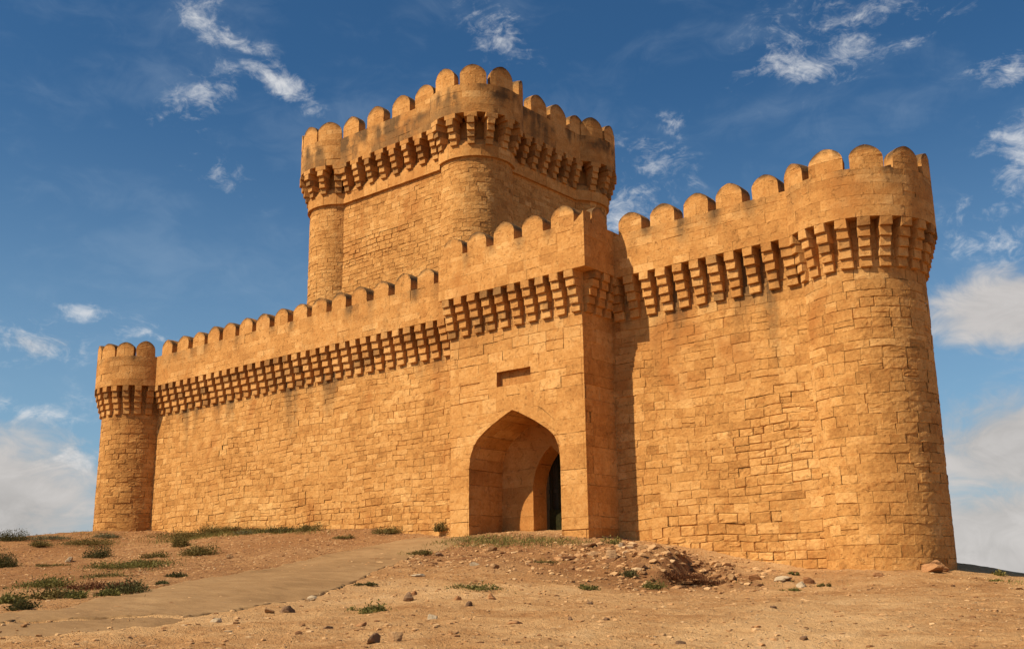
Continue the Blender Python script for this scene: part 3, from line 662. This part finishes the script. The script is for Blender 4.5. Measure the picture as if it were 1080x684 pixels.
track(UP,LO,420,44,.012); track(U2,L2,120,18,-.012)

# ------------------------------------------------------------------ stones
def rock_mesh(w,h,seed,flat=1.0,angular=.5):
    bm=bmesh.new(); bmesh.ops.create_icosphere(bm,subdivisions=3,radius=1.0)
    r=random.Random(seed); planes=[Vector((r.gauss(0,1),r.gauss(0,1),r.gauss(0,.8))).normalized() for _ in range(9)]
    off=[r.uniform(.36,.80) for _ in planes]; ph=[r.uniform(0,9) for _ in range(6)]
    asp=r.uniform(.6,.95)
    for v in bm.verts:
        n=v.co.normalized(); k=1.0
        for p,d in zip(planes,off):
            q=n.dot(p)
            if q>1e-3: k=min(k,d/q)
        k*=1+.05*math.sin(5*n.x+ph[0])*math.sin(6*n.y+ph[1])+.035*math.sin(11*n.z+ph[2]+4*n.x)
        v.co=Vector((n.x*k*w*.66,n.y*k*w*.66*asp,n.z*k*h*.70*flat))
    me=bpy.data.meshes.new('rock'); bm.to_mesh(me); bm.free(); return me
def put_rock(x,y,w,h,mat,label,sink=.25,rz=None,mesh=None,group='loose stones in front of the fort'):
    h=min(h,w*.78); me=mesh or rock_mesh(w,h,int(abs(x*977+y*131)*10))
    me.materials.clear(); me.materials.append(M[mat])
    z=float(ground_z(np.array([x]),np.array([y]))[0])
    o=link('rock',me,None,(x,y,z+h*(.5-sink)),random.uniform(0,6) if rz is None else rz)
    tag(o,label,'rock',group); return o
random.seed(41)
put_rock(-28.37,-6.88,0.26,0.17,'rock_pale','pale tilted rock among the low shrubs on the left slope',0.28)
put_rock(-10.75,-14.45,0.11,0.06,'rock_pale','small pale stone just below the lower edge of the path',0.42)
put_rock(-11.29,-13.0,0.18,0.11,'rock_dark','dark stone at the lower path edge, right one of two touching stones',0.28)
put_rock(-11.47,-13.16,0.14,0.08,'rock_tan','tan stone at the lower path edge, left one of two touching stones',0.28)
put_rock(-12.32,-11.75,0.13,0.08,'rock_pale','light stone lying alone near the lower bend of the path',0.28)
put_rock(-9.03,-14.25,0.1,0.06,'rock_dark','small dark stone near the bottom edge left of the centre, alone on the soil',0.42)
put_rock(-23.4,-5.29,0.2,0.11,'rock_tan','tan stone on the gravel bank above the upper edge of the path',0.28)
put_rock(-9.19,-12.55,0.17,0.13,'rock_pale','pale grey boulder in the middle of the stony foreground, lit on top',0.28)
put_rock(-7.76,-14.81,0.15,0.14,'rock_dark','dark angular boulder at the bottom edge, left one of two side by side',0.28)
put_rock(-7.7,-14.58,0.15,0.13,'rock_tan','brownish boulder at the bottom edge, right one of two side by side',0.28)
put_rock(-10.08,-10.91,0.11,0.11,'rock_dark','upright dark stone in the middle of a short row of three stones',0.28)
put_rock(-10.55,-10.67,0.12,0.11,'rock_red','reddish stone at the left end of a short row of three stones',0.28)
put_rock(-10.42,-10.06,0.16,0.14,'rock_red','leaning reddish stone right below the green ground shrub, right end of the row of three',0.28)
put_rock(-11.19,-10.96,0.22,0.14,'rock_dark','long dark rock with a shaded side, below the track bend',0.28)
put_rock(-12.02,-10.03,0.1,0.1,'rock_red','small reddish knob of rock behind the long dark rock',0.28)
put_rock(-14.5,-5.88,0.23,0.17,'rock_pale','large pale stone on the rise below the archway',0.28)
put_rock(-13.83,-6.11,0.22,0.12,'rock_tan','flat tan stone to the right of the large pale stone below the archway',0.28)
put_rock(-17.03,-4.27,0.18,0.12,'rock_dark','brown stone beside the end of the path near the gate grass',0.28)
put_rock(-13.96,-8.04,0.25,0.06,'rock_pale','thin flat pale slab lying flush in the soil beside the path',0.42)
put_rock(-9.11,-13.73,0.12,0.07,'rock_red','small reddish stone near the bottom, below the round green shrub',0.28)
put_rock(-16.29,-3.32,0.24,0.13,'rock_tan','tan stone at the front edge of the grass by the gate',0.28)
put_rock(-7.94,-12.5,0.17,0.05,'rock_red','low reddish sliver of stone in the sandy centre foreground',0.42)
put_rock(-8.88,-9.84,0.09,0.06,'rock_dark','small dark stone casting a shadow on bare sand below the gatehouse corner',0.42)
put_rock(-7.46,-12.14,0.07,0.04,'rock_dark','tiny dark stone in the pale sandy patch, left one of two',0.42)
put_rock(-7.21,-11.81,0.08,0.05,'rock_dark','tiny dark stone in the pale sandy patch, right one of two',0.42)
put_rock(-5.48,-13.1,0.11,0.05,'rock_dark','dark flat stone at the very bottom, right of the centre',0.42)
put_rock(-13.92,-2.78,0.36,0.16,'rock_tan','broad tan rock below the corner of the gatehouse',0.28)
put_rock(-13.79,-1.81,0.2,0.12,'rock_pale','whitish stone close to the wall right of the gatehouse corner',0.28)
put_rock(-12.76,-3.68,0.32,0.24,'rock_tan','blocky tan rock at the left end of the rubble bank',0.28)
put_rock(-14.06,-3.51,0.4,0.09,'rock_red','long flat pinkish slab on the rise in front of the gate',0.28)
put_rock(-14.51,-2.07,0.3,0.15,'rock_tan','tan block at the foot of the gatehouse front corner',0.28)
put_rock(-9.17,-2.79,0.22,0.13,'rock_pale','pale stone at the right end of the rubble, beside a dark red stone',0.28)
put_rock(-9.25,-2.28,0.22,0.14,'rock_red','dark red stone behind a pale stone at the right end of the rubble',0.28)
put_rock(-9.81,-2.3,0.44,0.1,'rock_pale','long flat light slab on the rubble below the big wall',0.28)
put_rock(-10.29,-2.34,0.24,0.11,'rock_red','reddish stone in the rubble just left of the long light slab',0.28)
put_rock(-4.72,-12.13,0.1,0.05,'rock_dark','dark flat pebble-like stone in the right bare foreground',0.42)
put_rock(-6.41,-9.37,0.07,0.05,'rock_dark','tiny dark stone on bare soil below the round tower',0.42)
put_rock(-8.23,-1.35,0.3,0.1,'rock_red','low red stone in front of the near tower foot',0.28)
put_rock(-5.36,-2.77,0.16,0.07,'rock_tan','small tan stone at the far right edge of the bare ground',0.28)
put_rock(-11.5,-2.6,0.26,0.16,'rock_red','reddish block on top of the rubble bank',0.28)
put_rock(-10.9,-2.2,0.24,0.15,'rock_tan','tan block lying against the wall foot above the rubble',0.28)
put_rock(-12.9,-2.3,0.3,0.15,'rock_tan','rounded tan stone at the wall foot behind the rubble bank',0.28)
put_rock(-7.62,.02,.40,.26,'rock_red','squared reddish block fallen against the foot of the near round tower',.2,.4)
put_rock(-7.62,-.32,.60,.17,'rock_red','large flat foundation slab lying at the foot of the near round tower',.25,.15)

# gravel: nobody could count it
random.seed(43)
gm=MB(); prot=[]
for k in range(7):
    bm=bmesh.new(); bmesh.ops.create_icosphere(bm,subdivisions=1,radius=1.0)
    r=random.Random(k)
    for v in bm.verts: v.co*=r.uniform(.65,1.15); v.co.z*=.62
    prot.append((np.array([v.co[:] for v in bm.verts]),[tuple(v.index for v in f.verts) for f in bm.faces])); bm.free()
N=30000; px=[];
while len(px)<N:
    x=random.uniform(-36,-2.5); y=random.uniform(-17.5,1.0)
    if x*-.55-22> y+1000: continue
    d=math.hypot(x,y+22)
    w=.25+.9*math.exp(-((x+12.1)/3.2)**2-((y+2.6)/1.6)**2)+.55*math.exp(-((x+15.5)/4)**2-((y+5)/3)**2)+.35*(x<-20 and y>-9)
    w*=.35+1.3*max(0,.5+float(fbm(np.array([x*.5]),np.array([y*.5]),3,77)[0])*2)
    if random.random()<w: px.append((x,y))
px=np.array(px); onp=path_in(px[:,0],px[:,1]); px=px[~onp|(rng.random(len(px))<.30)]
pz=ground_z(px[:,0],px[:,1])
for (x,y),z in zip(px,pz):
    if y>-.1 and -35<x<-7: continue
    s=.009+(.062 if (rubble(np.array([x]),np.array([y]))[0]>.25 or (-18.5<x<-10.5 and -6.2<y)) else .040)*random.random()**3.6
    if -14.5<x<-9.5 and -4.6<y<-1: s*=1.5 if random.random()<.8 else 2.6
    V,F=random.choice(prot); a=random.uniform(0,6.28); c,q=math.cos(a),math.sin(a)
    W=V*s*np.array([random.uniform(.8,1.4),1,random.uniform(.7,1)]); W=np.c_[W[:,0]*c-W[:,1]*q+x,W[:,0]*q+W[:,1]*c+y,W[:,2]+z-s*.05]
    gm.add(W,F,random.random())
def make_gravel():
    m,t=new_mat('gravel_stone'); tone=t.attr('tone'); pos=t.n('ShaderNodeNewGeometry').outputs['Position']
    f=t.m('ADD',t.m('MULTIPLY',tone,.8),t.m('MULTIPLY',t.noise(pos,30,3),.3))
    t.finish(t.ramp(f,[(.12,(.13,.058,.026)),(.40,(.40,.21,.090)),(.85,(.52,.315,.150)),(1,(.58,.40,.225))]),.95,None,.1); return m
g=link('gravel',gm.mesh('gravel',make_gravel())); g['kind']='stuff'; g['label']='loose gravel and small stones strewn over the dry soil'

# ------------------------------------------------------------------ plants
def shrub_mesh(w,h,mat,seed,dens=1.0,leaf=.032,upright=.3):
    r=random.Random(seed); g=np.random.default_rng(seed); mb=MB()
    nb=max(3,int(4+w*6)); blobs=[]
    for i in range(nb):
        a=r.uniform(0,6.28); q=r.random()**.6*.42*w
        s=r.uniform(.35,.8)
        blobs.append((math.cos(a)*q,math.sin(a)*q*.75,s*h*r.uniform(.75,1.1),r.uniform(.16,.30)*w))
    n=int(1.5*dens*(260+900*w*max(h,.12)/.2*.6)); n=min(n,4500)
    for i in range(n):
        bx,by,bh,br=r.choice(blobs)
        d=g.normal(0,1,3); d/=np.linalg.norm(d); rr=r.random()**.4*(1+.18*r.gauss(0,1))
        c=np.array([bx+d[0]*br*rr,by+d[1]*br*rr,abs(d[2])*bh*rr])
        c[2]=max(c[2],.004)
        s=leaf*r.uniform(.5,1.3)
        ax=np.array([d[0]+r.gauss(0,.6),d[1]+r.gauss(0,.6),upright+abs(r.gauss(.3,.5))]); ax/=np.linalg.norm(ax)
        sd=np.cross(ax,g.normal(0,1,3)); sd/=max(np.linalg.norm(sd),1e-6)
        L=s*1.9; wd=s*.42
        mb.add([c-ax*L*.5,c+sd*wd,c+ax*L*.5,c-sd*wd],[(0,1,2,3)],min(1,max(0,r.gauss(.5,.22))))
    for i in range(int(5+10*w)):   # twigs
        bx,by,bh,br=r.choice(blobs); t=np.array([bx+r.uniform(-br,br)*.8,by+r.uniform(-br,br)*.8,bh*r.uniform(.7,1.1)]); b=np.array([bx*.4,by*.4,-.02])
        sd=np.array([.006,0,0]); s2=np.array([0,.006,0])
        mb.add([b-sd,b+sd,t],[(0,1,2)],.1); mb.add([b-s2,b+s2,t],[(0,1,2)],.1)
    return mb.mesh('shrub',mat)
def put_shrub(x,y,w,h,mat,label,name='shrub',dens=1.0,leaf=.032,cat='shrub',group='low shrubs on the slope',upright=.3,dz=-.01):
    me=shrub_mesh(w,h,M[mat],int(abs(x*311+y*73)*10),dens,leaf,upright); me.name=name
    w0=w; z=float(ground_z(np.array([x]),np.array([y]))[0])
    o=link(name,me,None,(x,y,z+dz),0); tag(o,label,cat,group); return o
random.seed(47)
put_shrub(-37.03,-4.3,1.42,0.52,'leaf_dark','dark shrub on the skyline at the far left edge','shrub',1.0,0.025,'shrub','low shrubs and tufts around the fort',0.3)
put_shrub(-35.95,-3.59,1.42,0.26,'leaf_grey','low grey-green shrub on the skyline left of the far tower','shrub',1.0,0.027,'shrub','low shrubs and tufts around the fort',0.3)
put_shrub(-34.78,-4.5,1.08,0.34,'leaf_olive','olive shrub just below the grey-green skyline shrub','shrub',1.0,0.027,'shrub','low shrubs and tufts around the fort',0.3)
put_shrub(-33.83,-3.35,1.80,0.36,'leaf_olive','spreading olive shrub left of the far tower foot','shrub',1.0,0.027,'shrub','low shrubs and tufts around the fort',0.3)
put_shrub(-34.73,-2.01,1.27,0.22,'leaf_grey','low tuft right against the foot of the far tower','shrub',1.0,0.027,'shrub','low shrubs and tufts around the fort',0.3)
put_shrub(-28.56,-5.97,0.87,0.47,'leaf_dark','round dark bush standing alone below the far tower','shrub',1.0,0.025,'shrub','low shrubs and tufts around the fort',0.3)
put_shrub(-29.32,-8.15,1.12,0.62,'leaf_dark','tall dark bush cut by the left edge, halfway up the slope','shrub',1.0,0.025,'shrub','low shrubs and tufts around the fort',0.3)
put_shrub(-27.46,-7.77,1.08,0.13,'leaf_olive','thin mat of scrub beside the pale tilted rock','shrub',1.0,0.027,'shrub','low shrubs and tufts around the fort',0.3)
put_shrub(-26.05,-5.73,0.83,0.29,'leaf_olive','small olive bush at the top right of the wide green mat','shrub',1.0,0.027,'shrub','low shrubs and tufts around the fort',0.3)
put_shrub(-23.35,-7.92,2.25,0.26,'leaf_green','wide low green mat of scrub in the middle of the left slope','shrub',1.0,0.027,'shrub','low shrubs and tufts around the fort',0.3)
put_shrub(-24.4,-6.9,1.65,0.21,'leaf_olive','thin olive mat above the wide green one','shrub',1.0,0.027,'shrub','low shrubs and tufts around the fort',0.3)
put_shrub(-21.8,-9.62,1.35,0.17,'leaf_olive','long low olive shrub below the wide green mat','shrub',1.0,0.027,'shrub','low shrubs and tufts around the fort',0.3)
put_shrub(-20.16,-11.69,1.17,0.29,'leaf_green','leafy green shrub at the upper left of the roadside thicket','shrub',1.0,0.027,'shrub','low shrubs and tufts around the fort',0.3)
put_shrub(-18.3,-11.9,1.12,0.29,'leaf_dry','reddish dry shrub in the middle of the roadside thicket','shrub',1.0,0.022,'shrub','low shrubs and tufts around the fort',0.3)
put_shrub(-16.94,-13.21,0.63,0.31,'leaf_olive','olive bush in the front of the roadside thicket, above the dark one','shrub',1.0,0.027,'shrub','low shrubs and tufts around the fort',0.3)
put_shrub(-16.62,-14.0,0.51,0.31,'leaf_green','bright green bush at the left edge beside the path','shrub',1.0,0.027,'shrub','low shrubs and tufts around the fort',0.3)
put_shrub(-15.25,-14.45,0.49,0.23,'leaf_dark','dark green bush at the very edge of the path, lowest on the left','shrub',1.0,0.025,'shrub','low shrubs and tufts around the fort',0.3)
put_shrub(-16.5,-13.07,0.45,0.21,'leaf_green','small bright green bush between the olive and the long dark bush','shrub',1.0,0.027,'shrub','low shrubs and tufts around the fort',0.3)
put_shrub(-16.15,-12.65,0.42,0.20,'leaf_green','second small bright green bush, to the right of its twin','shrub',1.0,0.027,'shrub','low shrubs and tufts around the fort',0.3)
put_shrub(-16.7,-12.0,0.93,0.31,'leaf_dark','long dark bush along the upper path edge, right end of the thicket','shrub',1.0,0.025,'shrub','low shrubs and tufts around the fort',0.3)
put_shrub(-17.5,-11.6,0.63,0.26,'leaf_dry','small reddish dry shrub behind the long dark bush','shrub',1.0,0.022,'shrub','low shrubs and tufts around the fort',0.3)
put_shrub(-19.2,-9.5,0.54,0.14,'leaf_dark','small dark plant near the upper path edge, the farther of two','shrub',1.0,0.025,'shrub','low shrubs and tufts around the fort',0.3)
put_shrub(-17.62,-10.82,0.36,0.08,'leaf_dark','tiny dark plant near the upper path edge, the nearer of two','shrub',1.0,0.025,'shrub','low shrubs and tufts around the fort',0.3)
put_shrub(-31.36,-1.06,2.62,0.36,'leaf_olive','large spreading olive shrub below the left end of the long wall','shrub',1.0,0.027,'shrub','low shrubs and tufts around the fort',0.3)
put_shrub(-28.18,-3.58,0.63,0.59,'leaf_olive','upright olive bush in front of the large spreading shrub','shrub',1.0,0.027,'shrub','low shrubs and tufts around the fort',0.3)
put_shrub(-25.19,-5.07,1.58,0.42,'leaf_olive','dense rounded olive bush, lowest of the cluster below the long wall','shrub',1.0,0.027,'shrub','low shrubs and tufts around the fort',0.3)
put_shrub(-30.41,-0.48,1.65,0.36,'leaf_olive','olive shrub touching the long wall near the far tower','shrub',1.0,0.027,'shrub','low shrubs and tufts around the fort',0.3)
put_shrub(-29.6,-0.3,1.20,0.22,'leaf_dry','brownish low shrub touching the foot of the long wall','shrub',1.0,0.022,'shrub','low shrubs and tufts around the fort',0.3)
put_shrub(-28.43,-0.93,1.27,0.17,'leaf_grey','thin greyish mat in front of the brownish wall shrub','shrub',1.0,0.027,'shrub','low shrubs and tufts around the fort',0.3)
put_shrub(-27.12,-0.66,1.88,0.27,'leaf_dark','long dark shrub at the middle of the long wall foot','shrub',1.0,0.025,'shrub','low shrubs and tufts around the fort',0.3)
put_shrub(-26.18,-0.44,1.05,0.36,'leaf_olive','upright tuft at the right end of the dark wall-foot shrub','shrub',1.0,0.027,'shrub','low shrubs and tufts around the fort',0.3)
put_shrub(-23.45,-1.49,0.68,0.14,'leaf_olive','little low plant on the gravel before the long wall','shrub',1.0,0.027,'shrub','low shrubs and tufts around the fort',0.3)
put_shrub(-22.9,-0.28,1.05,0.31,'leaf_olive','brownish-green shrub at the wall foot just left of the path end','shrub',1.0,0.027,'shrub','low shrubs and tufts around the fort',0.3)
put_shrub(-10.54,-12.34,0.55,0.18,'leaf_green','rounded green ground shrub in the foreground beside the path','shrub',1.0,0.023,'shrub','low shrubs and tufts around the fort',0.3)
put_shrub(-11.81,-8.89,0.82,0.17,'leaf_green','spreading green ground shrub in the centre foreground','shrub',1.0,0.023,'shrub','low shrubs and tufts around the fort',0.3)
put_shrub(-13.51,-9.65,0.34,0.07,'leaf_dark','tiny dark plant by the lower bend of the path','shrub',1.0,0.022,'shrub','low shrubs and tufts around the fort',0.3)
put_shrub(-14.27,-1.35,0.60,0.21,'grass','yellow-green grassy tuft in the corner between gatehouse and wall','grass_tuft',1.0,0.025,'grass tuft','low shrubs and tufts around the fort',1.2)
put_shrub(-10.85,-7.13,0.48,0.15,'leaf_green','small green plant on the sand right below the gatehouse corner','shrub',1.0,0.023,'shrub','low shrubs and tufts around the fort',0.3)
put_shrub(-11.15,-4.72,0.74,0.22,'leaf_green','green shrub at the toe of the dark rubble bank','shrub',1.0,0.023,'shrub','low shrubs and tufts around the fort',0.3)
put_shrub(-11.42,-3.45,1.20,0.21,'leaf_dry','dark reddish dead brushwood on the rubble bank','brushwood',2.2,0.019,'brushwood','low shrubs and tufts around the fort',0.3)
put_shrub(-11.1,-2.9,0.96,0.21,'leaf_dry','second heap of dark reddish dead brushwood, farther right on the rubble bank','brushwood',2.2,0.019,'brushwood','low shrubs and tufts around the fort',0.3)
put_shrub(-11.9,-4.35,0.43,0.20,'leaf_dark','small dark plant at the left toe of the rubble bank','shrub',1.0,0.022,'shrub','low shrubs and tufts around the fort',0.3)
put_shrub(-9.98,-1.38,0.24,0.11,'leaf_green','tiny green plant close to the big wall above the pale stones','shrub',1.0,0.023,'shrub','low shrubs and tufts around the fort',0.3)
put_shrub(-9.04,-3.55,0.46,0.09,'leaf_green','flat green plant in front of the pale stones at the rubble end','shrub',1.0,0.023,'shrub','low shrubs and tufts around the fort',0.3)
put_shrub(-8.69,-2.77,0.26,0.10,'leaf_olive','tiny olive plant below the near round tower','shrub',1.0,0.023,'shrub','low shrubs and tufts around the fort',0.3)
put_shrub(-6.18,-0.98,0.31,0.09,'grass','dry yellow tuft on sunlit ground at the far right, before the shaded slope','grass_tuft',1.0,0.025,'grass tuft','low shrubs and tufts around the fort',1.2)
put_shrub(-6.95,1.75,0.42,0.14,'grass','dry tuft on the shaded slope just right of the near round tower','grass_tuft',1.0,0.025,'grass tuft','low shrubs and tufts around the fort',1.2)
put_shrub(-14.11,-4.16,0.60,0.08,'leaf_olive','thin green patch on the rise below the archway','shrub',1.0,0.023,'shrub','low shrubs and tufts around the fort',0.3)
put_shrub(-17.79,-4.03,0.78,0.13,'leaf_olive','low green patch between the path end and the gate','shrub',1.0,0.027,'shrub','low shrubs and tufts around the fort',0.3)
o=put_shrub(-21.0,-.10,.34,.40,'leaf_olive','single weed growing out of the wall joint left of the gatehouse','weed',.8,.03,'weed','low shrubs and tufts around the fort',.9,.15)

# thin grass: stuff
random.seed(53); gb=MB()
for (cx,cy,rx,ry,n,hh) in [(-17.2,-2.2,1.7,.6,2600,.085),(-15.6,-1.9,1.0,.35,800,.07),(-18.3,-3.6,.6,.4,220,.06),(-14.1,-4.1,.5,.3,120,.05),(-31.0,-1.3,1.9,.8,1500,.13),(-28.6,-.8,2.8,.5,1900,.14),
    (-23.2,-8.1,1.0,.9,420,.07),(-24.8,-7.2,1.3,.9,420,.07),(-33.8,-3.2,1.2,.8,400,.09),(-21.8,-9.7,.7,.5,260,.06),(-20.2,-11.6,.6,.6,280,.07),(-11.8,-8.9,.5,.4,160,.05),(-10.6,-12.3,.35,.3,120,.045),(-6.0,-.9,.6,.3,120,.06),(-10,-2.6,1.3,.5,120,.05),(-16.9,-12.6,.9,.6,260,.07),(-35.5,-2.0,1.6,.8,380,.08)]:
    bx=np.array([random.gauss(cx,rx*.55) for _ in range(n)]); by=np.array([random.gauss(cy,ry*.55) for _ in range(n)]); bz=ground_z(bx,by); pin=path_in(bx,by)
    for x,y,z,ip in zip(bx,by,bz,pin):
        if ip and cy>-3 and x<-19.2: continue
        if y>-.06 or (-19.6<x<-15 and y>-1.32): continue
        a=random.uniform(0,6.28); l=hh*random.uniform(.4,1.2); w=.007; t=np.array([math.cos(a),math.sin(a),0])*w; k=np.array([random.gauss(0,.4)*l,random.gauss(0,.4)*l,l])
        b=np.array([x,y,z-.01]); gb.add([b-t,b+t,b+k*.55+t*.7,b+k,b+k*.55-t*.7],[(0,1,2,3,4)],random.random())
g=link('grass',gb.mesh('grass',M['grass'])); g['kind']='stuff'; g['label']='sparse yellow-green grass in patches by the gate and the wall foot'

# ------------------------------------------------------------------ sky, sun, camera
SUN_EL=rad(44); hd=Vector((.40,.916)); hd.normalize()
sd=Vector((hd.x*math.cos(SUN_EL),hd.y*math.cos(SUN_EL),-math.sin(SUN_EL)))
L=bpy.data.lights.new('sun','SUN'); L.energy=5.0; L.angle=rad(.53); L.color=(1.0,.845,.62)
so=bpy.data.objects.new('sun',L); COL.objects.link(so); so.rotation_euler=sd.to_track_quat('-Z','Y').to_euler(); so.location=(-20,-40,40)
w=bpy.data.worlds.new('World'); scene.world=w; w.use_nodes=True
t=NT(w.node_tree)
sky=t.n('ShaderNodeTexSky',sky_type='NISHITA'); sky.sun_disc=False; sky.sun_elevation=SUN_EL; sky.sun_rotation=math.atan2(-hd.x,-hd.y); sky.altitude=200; sky.air_density=1.0; sky.dust_density=1.6; sky.ozone_density=2.6
gen=t.n('ShaderNodeTexCoord').outputs['Generated']
sx=t.n('ShaderNodeSeparateXYZ'); t.set(sx.inputs[0],gen)
az=t.m('MULTIPLY',t.m('ARCTAN2',sx.outputs[0],sx.outputs[1]),57.2958); el=t.m('MULTIPLY',t.m('ARCSINE',sx.outputs[2]),57.2958)
cv=t.n('ShaderNodeCombineXYZ'); t.set(cv.inputs[0],az); t.set(cv.inputs[1],el); cv=cv.outputs[0]
def blob(a,e,ra,re,rot=0.0,amp=1.0):
    mp=t.n('ShaderNodeMapping',vector_type='TEXTURE'); t.set(mp.inputs['Vector'],cv); k=1.75
    mp.inputs['Location'].default_value=(a,e,0); mp.inputs['Rotation'].default_value=(0,0,rad(rot)); mp.inputs['Scale'].default_value=(ra*k,re*k,1)
    g=t.n('ShaderNodeTexGradient',gradient_type='QUADRATIC_SPHERE'); t.set(g.inputs[0],mp.outputs[0])
    return t.m('MULTIPLY',t.m('POWER',g.outputs['Fac'],.62),amp)
def total(bl):
    r=None
    for b in bl:
        x=blob(*b); r=x if r is None else t.m('MAXIMUM',r,x)
    return r
n1=t.noise(t.scalev(cv,.33,.55,1),1.0,8,.64,1.3); n2_=t.noise(t.scalev(cv,.11,.26,1),1.0,4,.55,.3); n3=t.noise(t.scalev(cv,1.1,1.7,1),1.0,5,.68,.9)
wisp=total([(-57.6,29.2,1.5,1.3,0,.85),(-55.8,28.1,2.4,.7,-12,.85),(-52.9,26.3,2.6,.8,-26,1.0),(-56.9,25.4,2.9,1.6,40,.70),(-40.5,29.2,2.6,1.6,-30,.66),(-22.9,26.4,2.8,1.1,-8,.95),(-20.4,28.0,6.5,2.8,10,.60),
  (-12.9,24.5,2.0,.9,-5,1.0),(-30.6,24.2,1.2,.8,0,.80),(-31.7,22.4,3.2,2.2,-40,.55),(-12.8,20.3,2.2,3.0,0,.88),(-33.7,19.6,2.0,1.5,0,.88),(-14.2,16.6,3.2,1.1,0,.72),
  (-62.2,14.0,1.2,.55,0,.95),(-59.4,13.3,1.9,.7,-8,.72),(-64.6,9.0,3.4,.65,-4,.80),(-64.4,12.2,3.4,1.2,0,.68),(-62.2,6.8,2.2,.8,0,.7),(-56,21.5,3.5,1.2,-20,.45),(-17,29,8,2.2,0,.30),(-14.5,18,2.6,1.0,0,.7),(-61,9.5,5,3,0,.30),(-28,18.8,4,1.2,-30,.35)])
d1=t.mapr(t.m('ADD',t.m('MULTIPLY',wisp,.50),t.m('ADD',t.m('MULTIPLY',n1,.95),t.m('MULTIPLY',t.m('SUBTRACT',n3,.5),.55))),.62,1.15)
d1=t.m('MULTIPLY',d1,t.mapr(wisp,.0,.40))
bank=total([(-14.0,13.2,5.2,2.3,0,1.0),(-14.0,6.6,7.0,3.3,0,1.1),(-7,5.5,9,6,0,1.05),(-15,2.2,8.0,3.9,0,1.1),(-66.0,4.0,8.0,5.2,0,1.1),(-64.5,12.2,3.6,1.6,0,.55),
  (50,11,45,7,0,.9),(140,14,30,8,0,.8),(-130,10,40,6,0,.8)])
d2=t.mapr(t.m('ADD',t.m('MULTIPLY',bank,.80),t.m('ADD',t.m('MULTIPLY',t.m('SUBTRACT',n2_,.5),.9),t.m('MULTIPLY',t.m('SUBTRACT',n1,.5),.55))),.26,.66)
d2=t.m('MULTIPLY',d2,t.mapr(bank,.05,.38))
# deep clear blue of the photograph: the Nishita colour, a little more saturated
hs=t.n('ShaderNodeHueSaturation'); hs.inputs['Saturation'].default_value=1.10; hs.inputs['Value'].default_value=.62; t.set(hs.inputs['Color'],sky.outputs[0])
base=t.mix(1.0,hs.outputs[0],(.64,1.10,1.32,1),'MULTIPLY')
veil=t.m('MULTIPLY',t.m('POWER',t.mapr(el,29.0,-4.0),1.25),.62)
base=t.mix(veil,base,(4.0,5.9,7.4,1))
shade=t.m('ADD',t.m('MULTIPLY',t.mapr(n2_,.35,.68),.6),t.m('MULTIPLY',t.mapr(n1,.3,.7),.4))
greyc=t.mix(shade,(4.2,3.9,3.65,1),(6.3,5.9,5.6,1))
haz=t.m('MULTIPLY',t.mapr(t.m('ADD',t.m('MULTIPLY',n2_,.7),t.m('MULTIPLY',n1,.3)),.46,.72),.12)
base=t.mix(haz,base,(5.2,6.2,7.2,1))
colr=t.mix(t.m('MULTIPLY',d2,.92),base,greyc)
colr=t.mix(t.m('MULTIPLY',d1,.85),colr,(7.6,7.6,7.6,1))

bg=t.n('ShaderNodeBackground'); t.set(bg.inputs[0],colr); bg.inputs[1].default_value=.085
wo=t.n('ShaderNodeOutputWorld'); t.nt.links.new(bg.outputs[0],wo.inputs[0])
PITCH,ROLL,YAW,F=rad(14.1187),rad(-.7573),rad(39.8935),1137.4465
fw=Vector((-math.sin(YAW)*math.cos(PITCH),math.cos(YAW)*math.cos(PITCH),math.sin(PITCH))); ri=Vector((math.cos(YAW),math.sin(YAW),0)); up=ri.cross(fw)
r2=ri*math.cos(ROLL)+up*math.sin(ROLL); u2=up*math.cos(ROLL)-ri*math.sin(ROLL)
cd=bpy.data.cameras.new('camera'); cam=bpy.data.objects.new('camera',cd); COL.objects.link(cam)
mt=Matrix((r2,u2,-fw)).transposed().to_4x4(); mt.translation=Vector((0,-22,0)); cam.matrix_world=mt
cd.sensor_width=36; cd.lens=36*F/1080; cd.clip_start=.1; cd.clip_end=9000; scene.camera=cam
vs=scene.view_settings; vs.view_transform='Standard'; vs.look='None'; vs.gamma=1; vs.use_curve_mapping=False; vs.exposure=.30
scene.render.resolution_x=1024; scene.render.resolution_y=648
